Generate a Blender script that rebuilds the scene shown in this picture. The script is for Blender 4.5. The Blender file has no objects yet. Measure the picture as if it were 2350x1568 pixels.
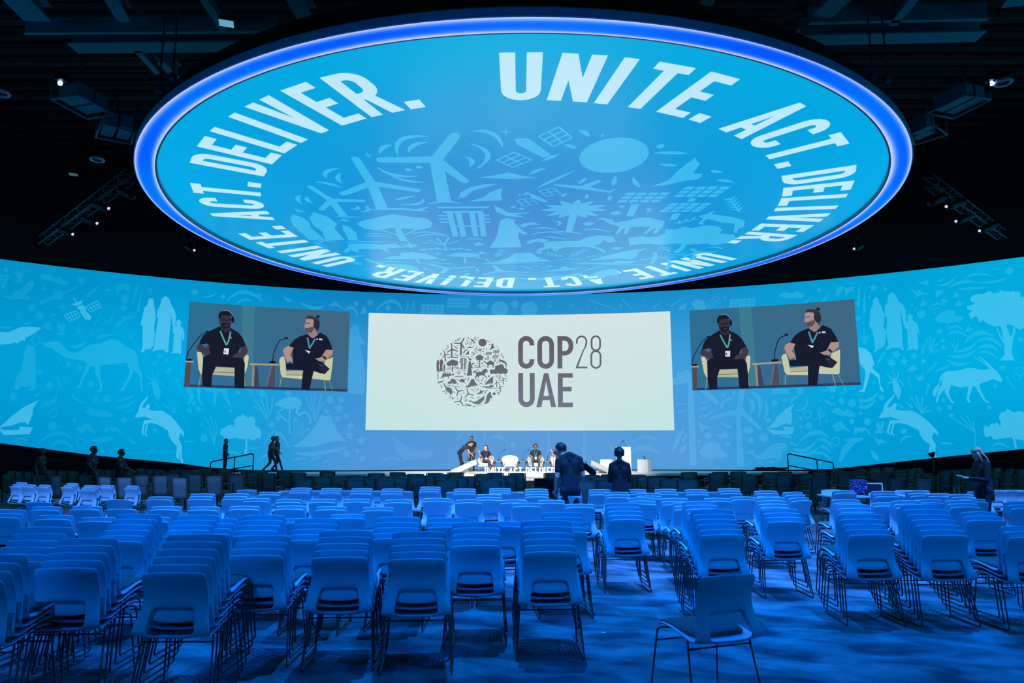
import bpy, bmesh, math, random
from mathutils import Vector, Matrix
import numpy as np
random.seed(7)
PI = math.pi
scene = bpy.context.scene
COL = scene.collection

# ------------------------------------------------------------------ camera, world, exposure, lights
F_PX, PITCH, ROLL, EYE = 1645.0, 0.1525, 0.0024, 1.6
cam_d = bpy.data.cameras.new('camera')
cam_d.sensor_width = 36.0
cam_d.lens = F_PX / 2350 * 36.0
cam_d.clip_end = 300
cam = bpy.data.objects.new('camera', cam_d)
COL.objects.link(cam)
cam.matrix_world = Matrix.Translation((0, 0, EYE)) @ Matrix.Rotation(PI / 2 + PITCH, 4, 'X') @ Matrix.Rotation(-ROLL, 4, 'Z')
scene.camera = cam
scene.view_settings.view_transform = 'Standard'
scene.view_settings.look = 'None'
scene.view_settings.exposure = 0.0
scene.view_settings.gamma = 1.0
scene.view_settings.use_curve_mapping = False
world = bpy.data.worlds.new('world')
scene.world = world
world.use_nodes = True
world.node_tree.nodes['Background'].inputs[0].default_value = (0.0, 0.02, 0.08, 1)
world.node_tree.nodes['Background'].inputs[1].default_value = 0.02
try:
    scene.cycles.max_bounces = 5
    scene.cycles.diffuse_bounces = 2
    scene.cycles.glossy_bounces = 2
    scene.cycles.transmission_bounces = 2
    scene.cycles.sample_clamp_indirect = 3.0
    scene.cycles.caustics_reflective = False
    scene.cycles.caustics_refractive = False
except Exception:
    pass


def spot(name, loc, target, power, color, angle=60, blend=0.5, size=0.15):
    d = bpy.data.lights.new(name, 'SPOT')
    d.energy = power
    d.color = color
    d.spot_size = math.radians(angle)
    d.spot_blend = blend
    d.shadow_soft_size = size
    o = bpy.data.objects.new(name, d)
    COL.objects.link(o)
    o.location = loc
    o.rotation_euler = (Vector(target) - Vector(loc)).to_track_quat('-Z', 'Y').to_euler()
    return o


BLUE = (0.0, 0.15, 1.0)
BLUE2 = (0.0, 0.22, 1.0)
LILAC = (0.12, 0.30, 1.0)
# rig spots over the seating
spot('rig_spot', (-10, 12.5, 13.0), (-5, 8.0, 0), 4000, BLUE, 72, 0.8, 0.12)
spot('rig_spot', (10, 12.5, 13.0), (5, 8.0, 0), 4000, BLUE, 72, 0.8, 0.12)
spot('rig_spot', (-6.5, 9.6, 13.5), (-6.0, 10.0, 0), 8500, BLUE2, 56, 0.9, 0.12)
spot('rig_spot', (0, 9.6, 13.8), (0, 9.8, 0), 8500, BLUE2, 56, 0.9, 0.12)
spot('rig_spot', (6.5, 9.6, 13.5), (6.0, 10.0, 0), 8500, BLUE2, 56, 0.9, 0.12)
spot('rig_spot', (-7, -1.5, 12.5), (-4.5, 10, 0), 2800, BLUE2, 58, 0.8, 0.15)
spot('rig_spot', (7, -1.5, 12.5), (4.5, 10, 0), 2800, BLUE2, 58, 0.8, 0.15)
spot('rig_spot', (0, 0.0, 13.0), (0, 12.5, 0), 3000, BLUE2, 50, 0.8, 0.15)
spot('rig_spot', (-12, 8, 13.0), (-11.0, 17.6, .5), 15000, LILAC, 32, 0.7, 0.15)
spot('rig_spot', (11, 8.5, 13.0), (9.8, 14.2, 0), 14000, LILAC, 32, 0.8, 0.15)
spot('rig_spot', (-4, 9.5, 13.0), (-3, 12.6, 0), 9000, LILAC, 46, 0.8, 0.15)
spot('rig_spot', (4, 9.5, 13.0), (3, 12.6, 0), 9000, LILAC, 46, 0.8, 0.15)
# white stage wash
spot('stage_spot', (-7, 22.0, 9.0), (-1.5, 36, 1.2), 9500, (1.0, 0.94, 0.86), 34, 0.6, 0.2)
spot('stage_spot', (7, 22.0, 9.0), (2.5, 36, 1.2), 9500, (1.0, 0.94, 0.86), 34, 0.6, 0.2)
spot('stage_spot', (0, 23.0, 9.2), (0, 35, 1.0), 5200, (1.0, 0.95, 0.88), 50, 0.7, 0.2)

# ------------------------------------------------------------------ measuring helpers
CR, SR, CP, SP = math.cos(ROLL), math.sin(ROLL), math.cos(PITCH), math.sin(PITCH)


def ray(px, py):
    x = (px - 1175) / F_PX
    u = (784 - py) / F_PX
    x, u = x * CR - u * SR, x * SR + u * CR
    return Vector((x, CP - u * SP, SP + u * CP))


def at_z(px, py, z):
    r = ray(px, py)
    return r * ((z - EYE) / r.z) + Vector((0, 0, EYE))


def at_y(px, py, y):
    r = ray(px, py)
    return r * (y / r.y) + Vector((0, 0, EYE))


def proj(p):
    d = Vector(p) - Vector((0, 0, EYE))
    fwd = d.y * CP + d.z * SP
    u = -d.y * SP + d.z * CP
    x = d.x / fwd
    u = u / fwd
    x, u = x * CR + u * SR, -x * SR + u * CR
    return (1175 + x * F_PX, 784 - u * F_PX)


WC = (0.03, 0.79)
WR = 39.2
W_TOP = EYE + 8.835


def on_wall(px, py, off=0.0):
    """azimuth about the wall's own centre and height of the wall point seen at a pixel of the photograph"""
    r = ray(px, py)
    a = r.x ** 2 + r.y ** 2
    b = -2 * (r.x * WC[0] + r.y * WC[1])
    c = WC[0] ** 2 + WC[1] ** 2 - WR ** 2
    t = (-b + math.sqrt(b * b - 4 * a * c)) / (2 * a)
    p = r * t
    return (math.atan2(p.x - WC[0], p.y - WC[1]), p.z + EYE)


def wall_xyz(az, z, off=0.0):
    R = WR - off
    return (WC[0] + R * math.sin(az), WC[1] + R * math.cos(az), z)


# bottom edge of the screen wall, as azimuth -> height
_WB = [(0, 1012), (217, 1041), (420, 1061), (477, 1070), (579, 1076.5), (800, 1078), (1190, 1078), (1550, 1080), (1805, 1082), (1911, 1080), (2152, 1055), (2350, 1036)]
WB = [on_wall(*q) for q in _WB]


def wall_bottom(az):
    if az <= WB[0][0]:
        return min(WB[0][1] + (WB[0][0] - az) * 2.2, 3.0)
    if az >= WB[-1][0]:
        return min(WB[-1][1] + (az - WB[-1][0]) * 2.2, 3.0)
    for (a, z0), (b, z1) in zip(WB, WB[1:]):
        if a <= az <= b:
            return z0 + (z1 - z0) * (az - a) / (b - a)


def s2l(c):
    out = []
    for v in c[:3]:
        v = max(v, 0) / 255.0
        out.append(v / 12.92 if v <= 0.04045 else ((v + 0.055) / 1.055) ** 2.4)
    return out


# ------------------------------------------------------------------ materials
def mat(name, rgb, rough=0.6, metal=0.0, spec=0.5, noise=0.0, scale=20.0, sheen=0.0):
    m = bpy.data.materials.new(name)
    m.use_nodes = True
    nt = m.node_tree
    b = nt.nodes['Principled BSDF']
    b.inputs['Base Color'].default_value = (*rgb, 1)
    b.inputs['Roughness'].default_value = rough
    b.inputs['Metallic'].default_value = metal
    b.inputs['Specular IOR Level'].default_value = spec
    if noise > 0:
        tc = nt.nodes.new('ShaderNodeTexCoord')
        n = nt.nodes.new('ShaderNodeTexNoise')
        n.inputs['Scale'].default_value = scale
        n.inputs['Detail'].default_value = 3
        r = nt.nodes.new('ShaderNodeMapRange')
        r.inputs[3].default_value = 1 - noise
        r.inputs[4].default_value = 1 + noise
        mx = nt.nodes.new('ShaderNodeVectorMath')
        mx.operation = 'SCALE'
        mx.inputs[0].default_value = rgb
        nt.links.new(tc.outputs['Object'], n.inputs['Vector'])
        nt.links.new(n.outputs['Fac'], r.inputs[0])
        nt.links.new(r.outputs[0], mx.inputs['Scale'])
        nt.links.new(mx.outputs[0], b.inputs['Base Color'])
        if noise > 0.04:
            bp = nt.nodes.new('ShaderNodeBump')
            bp.inputs['Strength'].default_value = min(noise, 0.25)
            nt.links.new(n.outputs['Fac'], bp.inputs['Height'])
            nt.links.new(bp.outputs[0], b.inputs['Normal'])
    return m


def emit_mat(name, rgb, strength, sample=True):
    m = bpy.data.materials.new(name)
    m.use_nodes = True
    nt = m.node_tree
    nt.nodes.remove(nt.nodes['Principled BSDF'])
    e = nt.nodes.new('ShaderNodeEmission')
    e.inputs[0].default_value = (*rgb, 1)
    e.inputs[1].default_value = strength
    nt.links.new(e.outputs[0], nt.nodes['Material Output'].inputs[0])
    if not sample:
        m.cycles.emission_sampling = 'NONE'
    return m


def led_mat(name, gloss, sample=True, rough=0.3):
    """a lit display: each face gives off its own colour (attribute Col) under a slightly glossy front"""
    m = bpy.data.materials.new(name)
    m.use_nodes = True
    nt = m.node_tree
    b = nt.nodes['Principled BSDF']
    b.inputs['Base Color'].default_value = (0.004, 0.004, 0.005, 1)
    b.inputs['Roughness'].default_value = rough
    b.inputs['Specular IOR Level'].default_value = gloss
    a = nt.nodes.new('ShaderNodeAttribute')
    a.attribute_name = 'Col'
    nt.links.new(a.outputs['Color'], b.inputs['Emission Color'])
    b.inputs['Emission Strength'].default_value = 1.0
    if not sample:
        m.cycles.emission_sampling = 'NONE'
    return m


M_WALL = led_mat('led_wall_surface', 0.05, True)
M_WART = led_mat('led_wall_picture', 0.05, False)
M_DISC = led_mat('led_disc_surface', 0.35, True, 0.25)
M_DART = led_mat('led_disc_picture', 0.35, False, 0.25)
M_RING = led_mat('glowing_ring', 0.1, True)
M_BLACK = mat('black_drape', (0.003, 0.003, 0.004), 0.95, noise=0.3, scale=6)
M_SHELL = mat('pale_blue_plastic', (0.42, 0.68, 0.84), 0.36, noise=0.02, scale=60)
M_PAD = mat('dark_upholstery', (0.10, 0.12, 0.12), 0.9, noise=0.15, scale=180)
M_ROD = mat('dark_metal_rod', (0.10, 0.12, 0.14), 0.35, metal=0.6, noise=0.02)
M_MESHCLOTH = mat('dark_mesh_cloth', (0.14, 0.20, 0.205), 0.75, noise=0.12, scale=40)
M_WOOD = mat('dark_wood', (0.10, 0.07, 0.045), 0.55, noise=0.2, scale=25)
M_WOODL = mat('pale_wood', (0.36, 0.25, 0.14), 0.5, noise=0.2, scale=25)
M_STAGE = mat('white_stage_board', (0.85, 0.85, 0.83), 0.5, noise=0.02)
M_NAVY = mat('dark_navy_carpet', (0.006, 0.008, 0.018), 0.95, noise=0.2, scale=60)
M_CREAM = mat('cream_leather', (0.80, 0.77, 0.68), 0.45, noise=0.03, scale=30)
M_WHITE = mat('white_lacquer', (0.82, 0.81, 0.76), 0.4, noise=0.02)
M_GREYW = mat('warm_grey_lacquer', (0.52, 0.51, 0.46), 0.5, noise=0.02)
M_BLK = mat('black_metal', (0.012, 0.013, 0.016), 0.4, metal=0.3, noise=0.02)
M_RAIL = mat('painted_rail', (0.02, 0.035, 0.06), 0.35, metal=0.4, noise=0.02)
M_STEEL = mat('painted_roof_steel', (0.10, 0.26, 0.33), 0.6, noise=0.1, scale=3)
M_FASCIA = mat('teal_fascia', (0.12, 0.50, 0.82), 0.4, noise=0.03, scale=2)
M_LIP = mat('teal_inner_lip', (0.10, 0.30, 0.36), 0.5, noise=0.03, scale=2)
M_STEELD = mat('dim_rig_metal', (0.05, 0.11, 0.13), 0.5, metal=0.4, noise=0.05)
M_DECK = mat('grey_deck_slat', (0.009, 0.012, 0.013), 0.9)
M_PALE = mat('pale_ring', (0.5, 0.6, 0.65), 0.5)
M_LENS = emit_mat('lamp_lens', (0.75, 0.8, 1.0), 0.9, False)
M_STAR = emit_mat('bright_blue_lamp', (0.35, 0.5, 1.0), 6.0, False)

# ------------------------------------------------------------------ object helpers


def link(o, parent=None):
    COL.objects.link(o)
    if parent is not None:
        o.parent = parent
    return o


def mesh_obj(name, verts, faces, m, parent=None, smooth=False, col=None):
    me = bpy.data.meshes.new(name)
    me.from_pydata([tuple(v) for v in verts], [], faces)
    for mm in (m if isinstance(m, (list, tuple)) else [m]):
        me.materials.append(mm)
    if col is not None:
        at = me.attributes.new('Col', 'FLOAT_COLOR', 'POINT')
        arr = np.ones((len(verts), 4), dtype=np.float32)
        arr[:, :3] = np.array(col, dtype=np.float32)
        at.data.foreach_set('color', arr.ravel())
    if smooth:
        me.polygons.foreach_set('use_smooth', [True] * len(me.polygons))
    me.update()
    return link(bpy.data.objects.new(name, me), parent)


def tag(o, label=None, cat=None, group=None, kind=None):
    if label:
        o['label'] = label
    if cat:
        o['category'] = cat
    if group:
        o['group'] = group
    if kind:
        o['kind'] = kind
    return o


def empty(name, loc=(0, 0, 0), rz=0.0, label=None, cat=None, group=None):
    o = bpy.data.objects.new(name, None)
    o.empty_display_size = 0.2
    COL.objects.link(o)
    o.location = loc
    o.rotation_euler = (0, 0, rz)
    return tag(o, label, cat, group)


def copy_tree(o, parent=None):
    c = o.copy()
    COL.objects.link(c)
    if parent is not None:
        c.parent = parent
    for ch in KIDS.get(o.name, ()):
        copy_tree(ch, c)
    return c


KIDS = {}


def note_kids(o):
    KIDS[o.name] = list(o.children)
    for c in o.children:
        note_kids(c)


class MB:
    """collects simple solids and links them as one mesh"""

    def __init__(self):
        self.v, self.f = [], []

    def add(self, vs, fs):
        n = len(self.v)
        self.v += [Vector(p) for p in vs]
        self.f += [tuple(i + n for i in q) for q in fs]
        return self

    def box(self, c, s, rot=None, bev=0.0):
        c = Vector(c)
        hx, hy, hz = s[0] / 2, s[1] / 2, s[2] / 2
        R = rot if rot is not None else Matrix.Identity(3)
        if bev <= 0:
            vs = [c + R @ Vector((x * hx, y * hy, z * hz)) for x in (-1, 1) for y in (-1, 1) for z in (-1, 1)]
            fs = [(0, 1, 3, 2), (4, 6, 7, 5), (0, 4, 5, 1), (2, 3, 7, 6), (0, 2, 6, 4), (1, 5, 7, 3)]
            return self.add(vs, fs)
        bm = bmesh.new()
        bmesh.ops.create_cube(bm, size=1.0)
        for v in bm.verts:
            v.co = Vector((v.co.x * s[0], v.co.y * s[1], v.co.z * s[2]))
        bmesh.ops.bevel(bm, geom=list(bm.edges), offset=bev, segments=2, profile=0.7, affect='EDGES')
        bm.verts.index_update()
        vs = [c + R @ v.co for v in bm.verts]
        fs = [tuple(v.index for v in f.verts) for f in bm.faces]
        bm.free()
        return self.add(vs, fs)

    def tube(self, pts, r, n=8, r2=None, close=True):
        pts = [Vector(p) for p in pts]
        k = len(pts)
        vs, fs = [], []
        up = None
        for i, p in enumerate(pts):
            t = (pts[min(i + 1, k - 1)] - pts[max(i - 1, 0)]).normalized()
            if up is None:
                up = Vector((0, 0, 1)) if abs(t.z) < 0.9 else Vector((1, 0, 0))
            a = t.cross(up)
            if a.length < 1e-5:
                a = t.cross(Vector((0, 1, 0.3)))
            a.normalize()
            b = a.cross(t).normalized()
            up = b
            rr = r if r2 is None else r + (r2 - r) * i / (k - 1)
            for j in range(n):
                an = 2 * PI * j / n
                vs.append(p + (a * math.cos(an) + b * math.sin(an)) * rr)
        for i in range(k - 1):
            for j in range(n):
                fs.append((i * n + j, i * n + (j + 1) % n, (i + 1) * n + (j + 1) % n, (i + 1) * n + j))
        if close:
            fs.append(tuple(range(n - 1, -1, -1)))
            fs.append(tuple(range((k - 1) * n, k * n)))
        return self.add(vs, fs)

    def lathe(self, prof, n=16, c=(0, 0, 0), axis=None):
        c = Vector(c)
        R = Matrix.Identity(3) if axis is None else Vector(axis).to_track_quat('Z', 'Y').to_matrix()
        vs, fs = [], []
        for r, z in prof:
            for j in range(n):
                an = 2 * PI * j / n
                vs.append(c + R @ Vector((r * math.cos(an), r * math.sin(an), z)))
        for i in range(len(prof) - 1):
            for j in range(n):
                fs.append((i * n + j, i * n + (j + 1) % n, (i + 1) * n + (j + 1) % n, (i + 1) * n + j))
        fs.append(tuple(range(n - 1, -1, -1)))
        fs.append(tuple(range((len(prof) - 1) * n, len(prof) * n)))
        return self.add(vs, fs)

    def prism(self, poly, axis_vec):
        """poly: 3-D outline, extruded by axis_vec"""
        k = len(poly)
        a = Vector(axis_vec)
        vs = [Vector(p) for p in poly] + [Vector(p) + a for p in poly]
        fs = [tuple(range(k - 1, -1, -1)), tuple(range(k, 2 * k))]
        fs += [(i, (i + 1) % k, k + (i + 1) % k, k + i) for i in range(k)]
        return self.add(vs, fs)

    def build(self, name, m, parent=None, smooth=False):
        return mesh_obj(name, self.v, self.f, m, parent, smooth)


def rounded(pts, rad=0.03, n=4):
    """round the corners of a polyline"""
    pts = [Vector(p) for p in pts]
    out = [pts[0]]
    for a, b, c in zip(pts, pts[1:], pts[2:]):
        d1, d2 = (a - b), (c - b)
        r = min(rad, d1.length * 0.45, d2.length * 0.45)
        p, q = b + d1.normalized() * r, b + d2.normalized() * r
        for i in range(n + 1):
            t = i / n
            out.append(p * (1 - t) ** 2 + b * 2 * t * (1 - t) + q * t * t)
    out.append(pts[-1])
    return out


def baked(o, mods):
    """apply modifiers to the object's mesh"""
    for typ, kw in mods:
        md = o.modifiers.new(typ, typ)
        for k, v in kw.items():
            setattr(md, k, v)
    bpy.context.view_layer.update()
    dg = bpy.context.evaluated_depsgraph_get()
    me = bpy.data.meshes.new_from_object(o.evaluated_get(dg))
    o.modifiers.clear()
    old = o.data
    o.data = me
    me.name = o.name
    bpy.data.meshes.remove(old)
    return o


def joined(parts):
    vs, fs = [], []
    for v, f in parts:
        n = len(vs)
        vs += v
        fs += [tuple(i + n for i in q) for q in f]
    return vs, fs


# ------------------------------------------------------------------ setting: floor, ceiling, walls
def carpet():
    m = bpy.data.materials.new('mottled_carpet')
    m.use_nodes = True
    nt = m.node_tree
    N, L = nt.nodes, nt.links
    b = N['Principled BSDF']
    b.inputs['Roughness'].default_value = 0.95
    b.inputs['Specular IOR Level'].default_value = 0.1
    tc = N.new('ShaderNodeTexCoord')
    mp = N.new('ShaderNodeMapping')
    mp.inputs['Scale'].default_value = (1.0, 1.0, 1.0)
    mp.inputs['Rotation'].default_value = (0, 0, 0.35)
    L.new(tc.outputs['Object'], mp.inputs[0])

    def noise(sc, det, scale3=(1, 1, 1), dist=0.0):
        q = N.new('ShaderNodeMapping')
        q.inputs['Scale'].default_value = scale3
        L.new(mp.outputs[0], q.inputs[0])
        n = N.new('ShaderNodeTexNoise')
        n.inputs['Scale'].default_value = sc
        n.inputs['Detail'].default_value = det
        n.inputs['Distortion'].default_value = dist
        L.new(q.outputs[0], n.inputs['Vector'])
        return n

    def ramp(src, stops):
        r = N.new('ShaderNodeValToRGB')
        e = r.color_ramp.elements
        e[0].position, e[0].color = stops[0][0], (*stops[0][1], 1)
        e[1].position, e[1].color = stops[-1][0], (*stops[-1][1], 1)
        for p, c in stops[1:-1]:
            x = e.new(p)
            x.color = (*c, 1)
        L.new(src, r.inputs[0])
        return r

    def mix(f, a, c):
        x = N.new('ShaderNodeMixRGB')
        L.new(f, x.inputs[0])
        L.new(a, x.inputs[1])
        L.new(c, x.inputs[2])
        return x
    big = noise(1.5, 3, (1.0, 1.7, 1), 0.5)
    base = ramp(big.outputs['Fac'], [(0.36, (0.05, 0.075, 0.10)), (0.5, (0.13, 0.18, 0.205)), (0.64, (0.23, 0.30, 0.33))])
    n2 = noise(3.1, 2, (0.8, 1.9, 1), 0.3)
    dk = ramp(n2.outputs['Fac'], [(0.30, (0.4, 0.4, 0.4)), (0.43, (0, 0, 0))])
    darkc = N.new('ShaderNodeRGB')
    darkc.outputs[0].default_value = (0.045, 0.08, 0.12, 1)
    m1 = mix(dk.outputs[0], base.outputs[0], darkc.outputs[0])
    n3 = noise(2.3, 2, (1.0, 1.8, 1), 0.2)
    tn = ramp(n3.outputs['Fac'], [(0.66, (0, 0, 0)), (0.76, (0.75, 0.75, 0.75))])
    tan = N.new('ShaderNodeRGB')
    tan.outputs[0].default_value = (0.42, 0.24, 0.12, 1)
    m2 = mix(tn.outputs[0], m1.outputs[0], tan.outputs[0])
    fine = noise(160, 2)
    fr = ramp(fine.outputs['Fac'], [(0.3, (0.72, 0.72, 0.72)), (0.7, (1.2, 1.2, 1.2))])
    mu = N.new('ShaderNodeMixRGB')
    mu.blend_type = 'MULTIPLY'
    mu.inputs[0].default_value = 1.0
    L.new(m2.outputs[0], mu.inputs[1])
    L.new(fr.outputs[0], mu.inputs[2])
    L.new(mu.outputs[0], b.inputs['Base Color'])
    bp = N.new('ShaderNodeBump')
    bp.inputs['Strength'].default_value = 0.25
    bp.inputs['Distance'].default_value = 0.01
    L.new(fine.outputs['Fac'], bp.inputs['Height'])
    L.new(bp.outputs[0], b.inputs['Normal'])
    return m


def ring_disc(r, z, n=96, c=(0, 0)):
    vs = [(c[0], c[1], z)] + [(c[0] + r * math.cos(2 * PI * i / n), c[1] + r * math.sin(2 * PI * i / n), z) for i in range(n)]
    fs = [(0, 1 + i, 1 + (i + 1) % n) for i in range(n)]
    return vs, fs


CEIL_Z = 17.5
v, f = ring_disc(41.5, 0.0, 96, WC)
tag(mesh_obj('floor', v, f, carpet()), kind='structure')
v, f = ring_disc(41.5, CEIL_Z, 96, WC)
f = [tuple(reversed(q)) for q in f]
tag(mesh_obj('ceiling', v, f, mat('dark_roof_deck', (0.006, 0.009, 0.011), 0.9, noise=0.3, scale=2)), kind='structure')
# black drape that surrounds the hall, and the dark dado below the screen wall
n = 120
v, f = [], []
for i in range(n):
    a = 2 * PI * i / n
    v += [(WC[0] + 41 * math.sin(a), WC[1] + 41 * math.cos(a), 0), (WC[0] + 41 * math.sin(a), WC[1] + 41 * math.cos(a), CEIL_Z)]
for i in range(n):
    j = (i + 1) % n
    f.append((2 * i, 2 * i + 1, 2 * j + 1, 2 * j))
tag(mesh_obj('wall_rear', v, f, M_BLACK), kind='structure')
AZ0, AZ1 = math.radians(-140), math.radians(140)  # screen carried on unseen behind the camera, added to light fascia and chair backs
NA = 280
v, f = [], []
for i in range(NA + 1):
    az = AZ0 + (AZ1 - AZ0) * i / NA
    zb = wall_bottom(az) - 0.02
    v += [wall_xyz(az, 0, 0.12), wall_xyz(az, zb, 0.12), wall_xyz(az, zb, -0.4)]
    if i:
        k = 3 * i
        f += [(k - 3, k - 2, k + 1, k), (k - 2, k - 1, k + 2, k + 1)]
tag(mesh_obj('trim_1', v, f, M_BLACK), kind='structure')

# ------------------------------------------------------------------ the curved screen wall
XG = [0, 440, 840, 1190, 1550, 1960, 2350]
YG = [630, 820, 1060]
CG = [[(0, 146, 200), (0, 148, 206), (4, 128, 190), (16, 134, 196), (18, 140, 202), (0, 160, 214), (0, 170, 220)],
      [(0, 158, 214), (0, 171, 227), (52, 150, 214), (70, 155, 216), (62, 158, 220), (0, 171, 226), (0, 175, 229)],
      [(0, 146, 208), (0, 157, 214), (78, 151, 218), (90, 152, 216), (84, 156, 220), (0, 154, 214), (0, 156, 210)]]  # lower centre paled: a wash of stage light put into the emission colour


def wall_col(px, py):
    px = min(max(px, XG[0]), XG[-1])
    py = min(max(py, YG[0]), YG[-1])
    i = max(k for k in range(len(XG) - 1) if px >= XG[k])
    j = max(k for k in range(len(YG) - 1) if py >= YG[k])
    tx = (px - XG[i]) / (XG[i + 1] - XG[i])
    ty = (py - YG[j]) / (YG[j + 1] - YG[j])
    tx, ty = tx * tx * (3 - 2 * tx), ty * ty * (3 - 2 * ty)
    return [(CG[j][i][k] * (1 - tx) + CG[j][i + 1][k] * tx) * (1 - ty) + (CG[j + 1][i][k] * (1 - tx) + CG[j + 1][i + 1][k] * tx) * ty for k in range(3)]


video_wall = empty('video_wall', (WC[0], WC[1] + WR, 1.0), 0, 'tall curved screen wall glowing cyan with pale animal, boat and plant silhouettes', 'screen')
WINV = Matrix.Translation((-WC[0], -WC[1] - WR, -1.0))


def wall_part(name, verts, faces, cols, parent=None, m=None):
    vs = [WINV @ Vector(p) for p in verts]
    return mesh_obj(name, vs, faces, m or M_WART, parent or video_wall, col=[s2l(c) for c in cols])


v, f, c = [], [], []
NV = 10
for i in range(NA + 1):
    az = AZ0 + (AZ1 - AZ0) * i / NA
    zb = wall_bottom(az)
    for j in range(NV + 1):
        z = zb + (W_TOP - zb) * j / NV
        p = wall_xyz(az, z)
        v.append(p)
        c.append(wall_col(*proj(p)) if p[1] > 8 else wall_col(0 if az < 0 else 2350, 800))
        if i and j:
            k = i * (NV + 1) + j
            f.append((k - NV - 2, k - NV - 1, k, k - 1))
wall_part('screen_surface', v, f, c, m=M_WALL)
# slim dark frame along the top edge
mb = MB()
mb.tube([Vector(wall_xyz(AZ0 + (AZ1 - AZ0) * i / NA, W_TOP + 0.05, 0.0)) + Vector((-WC[0], -WC[1] - WR, -1.0)) for i in range(NA + 1)], 0.06, 6)
mb.build('top_frame', M_BLACK, video_wall)


class Art:
    """flat picture content: polygons given in pixels of some map -> surface points"""

    def __init__(self, to_px, scale_w=1.0):
        self.to_px = to_px          # local drawing coordinates -> pixel of the photograph
        self.polys = []
        self.sw = scale_w

    def poly(self, pts):
        self.polys.append([(float(a), float(b)) for a, b in pts])
        return self

    def ell(self, cx, cy, rx, ry=None, n=20):
        ry = rx if ry is None else ry
        return self.poly([(cx + rx * math.cos(2 * PI * i / n), cy + ry * math.sin(2 * PI * i / n)) for i in range(n)])

    def ringo(self, cx, cy, r, w, n=24):
        for i in range(n):
            a, b = 2 * PI * i / n, 2 * PI * (i + 1) / n
            self.poly([(cx + r * math.cos(a), cy + r * math.sin(a)), (cx + r * math.cos(b), cy + r * math.sin(b)),
                       (cx + (r - w) * math.cos(b), cy + (r - w) * math.sin(b)), (cx + (r - w) * math.cos(a), cy + (r - w) * math.sin(a))])
        return self

    def stroke(self, pts, w0, w1=None):
        w1 = w0 if w1 is None else w1
        k = len(pts)
        L, R = [], []
        for i, (x, y) in enumerate(pts):
            x0, y0 = pts[max(i - 1, 0)]
            x1, y1 = pts[min(i + 1, k - 1)]
            dx, dy = x1 - x0, y1 - y0
            d = math.hypot(dx, dy) or 1
            w = (w0 + (w1 - w0) * i / (k - 1)) / 2
            L.append((x - dy / d * w, y + dx / d * w))
            R.append((x + dy / d * w, y - dx / d * w))
        return self.poly(L + R[::-1])

    def arc(self, p0, p1, p2, w, both=True, n=9):
        """tapered curved stroke through three points"""
        c = (2 * p1[0] - (p0[0] + p2[0]) / 2, 2 * p1[1] - (p0[1] + p2[1]) / 2)
        L, R = [], []
        for i in range(n):
            t = i / (n - 1)
            x = p0[0] * (1 - t) ** 2 + 2 * c[0] * t * (1 - t) + p2[0] * t * t
            y = p0[1] * (1 - t) ** 2 + 2 * c[1] * t * (1 - t) + p2[1] * t * t
            dx = 2 * (1 - t) * (c[0] - p0[0]) + 2 * t * (p2[0] - c[0])
            dy = 2 * (1 - t) * (c[1] - p0[1]) + 2 * t * (p2[1] - c[1])
            d = math.hypot(dx, dy) or 1
            ww = w / 2 * (math.sin(PI * (0.06 + 0.88 * t)) if both else (1 - 0.9 * t))
            L.append((x - dy / d * ww, y + dx / d * ww))
            R.append((x + dy / d * ww, y - dx / d * ww))
        return self.poly(L + R[::-1])

    def star(self, cx, cy, r, n=4, inner=0.22, rot=0.0):
        return self.poly([(cx + (r if i % 2 == 0 else r * inner) * math.sin(rot + PI * i / n), cy - (r if i % 2 == 0 else r * inner) * math.cos(rot + PI * i / n)) for i in range(2 * n)])

    def flower(self, cx, cy, r, n=8):
        pts = []
        for i in range(n * 4):
            a = 2 * PI * i / (n * 4)
            pts.append((cx + r * (0.82 + 0.18 * math.cos(n * a)) * math.cos(a), cy + r * (0.82 + 0.18 * math.cos(n * a)) * math.sin(a)))
        return self.poly(pts)

    def sprig(self, p0, p1, n=5, s=26):
        dx, dy = p1[0] - p0[0], p1[1] - p0[1]
        d = math.hypot(dx, dy)
        ux, uy = dx / d, dy / d
        self.stroke([p0, p1], 5, 3)
        for i in range(n):
            t = (i + 0.8) / n
            x, y = p0[0] + dx * t, p0[1] + dy * t
            for sg in (-1, 1):
                ex, ey = x + (ux * 0.8 - sg * uy * 0.7) * s, y + (uy * 0.8 + sg * ux * 0.7) * s
                self.stroke([(x, y), ((x + ex) / 2, (y + ey) / 2), (ex, ey)], 9, 3)
        return self

    def grid(self, a, b, c, d, nx, ny, gap=0.14):
        """cells of a panel with corners a b c d"""
        def P(u, v):
            return tuple((a[k] * (1 - u) + b[k] * u) * (1 - v) + (d[k] * (1 - u) + c[k] * u) * v for k in (0, 1))
        for i in range(nx):
            for j in range(ny):
                u0, u1 = (i + gap / 2) / nx, (i + 1 - gap / 2) / nx
                v0, v1 = (j + gap / 2) / ny, (j + 1 - gap / 2) / ny
                self.poly([P(u0, v0), P(u1, v0), P(u1, v1), P(u0, v1)])
        return self

    def outline_grid(self, a, b, c, d, nx, ny, w):
        def P(u, v):
            return tuple((a[k] * (1 - u) + b[k] * u) * (1 - v) + (d[k] * (1 - u) + c[k] * u) * v for k in (0, 1))
        for i in range(nx + 1):
            self.stroke([P(i / nx, 0), P(i / nx, 1)], w)
        for j in range(ny + 1):
            self.stroke([P(0, j / ny), P(1, j / ny)], w)
        return self


def arcpts(cx, cy, rx, ry, a0, a1, n=8):
    return [(cx + rx * math.cos(math.radians(a0 + (a1 - a0) * i / n)), cy + ry * math.sin(math.radians(a0 + (a1 - a0) * i / n))) for i in range(n + 1)]


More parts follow.
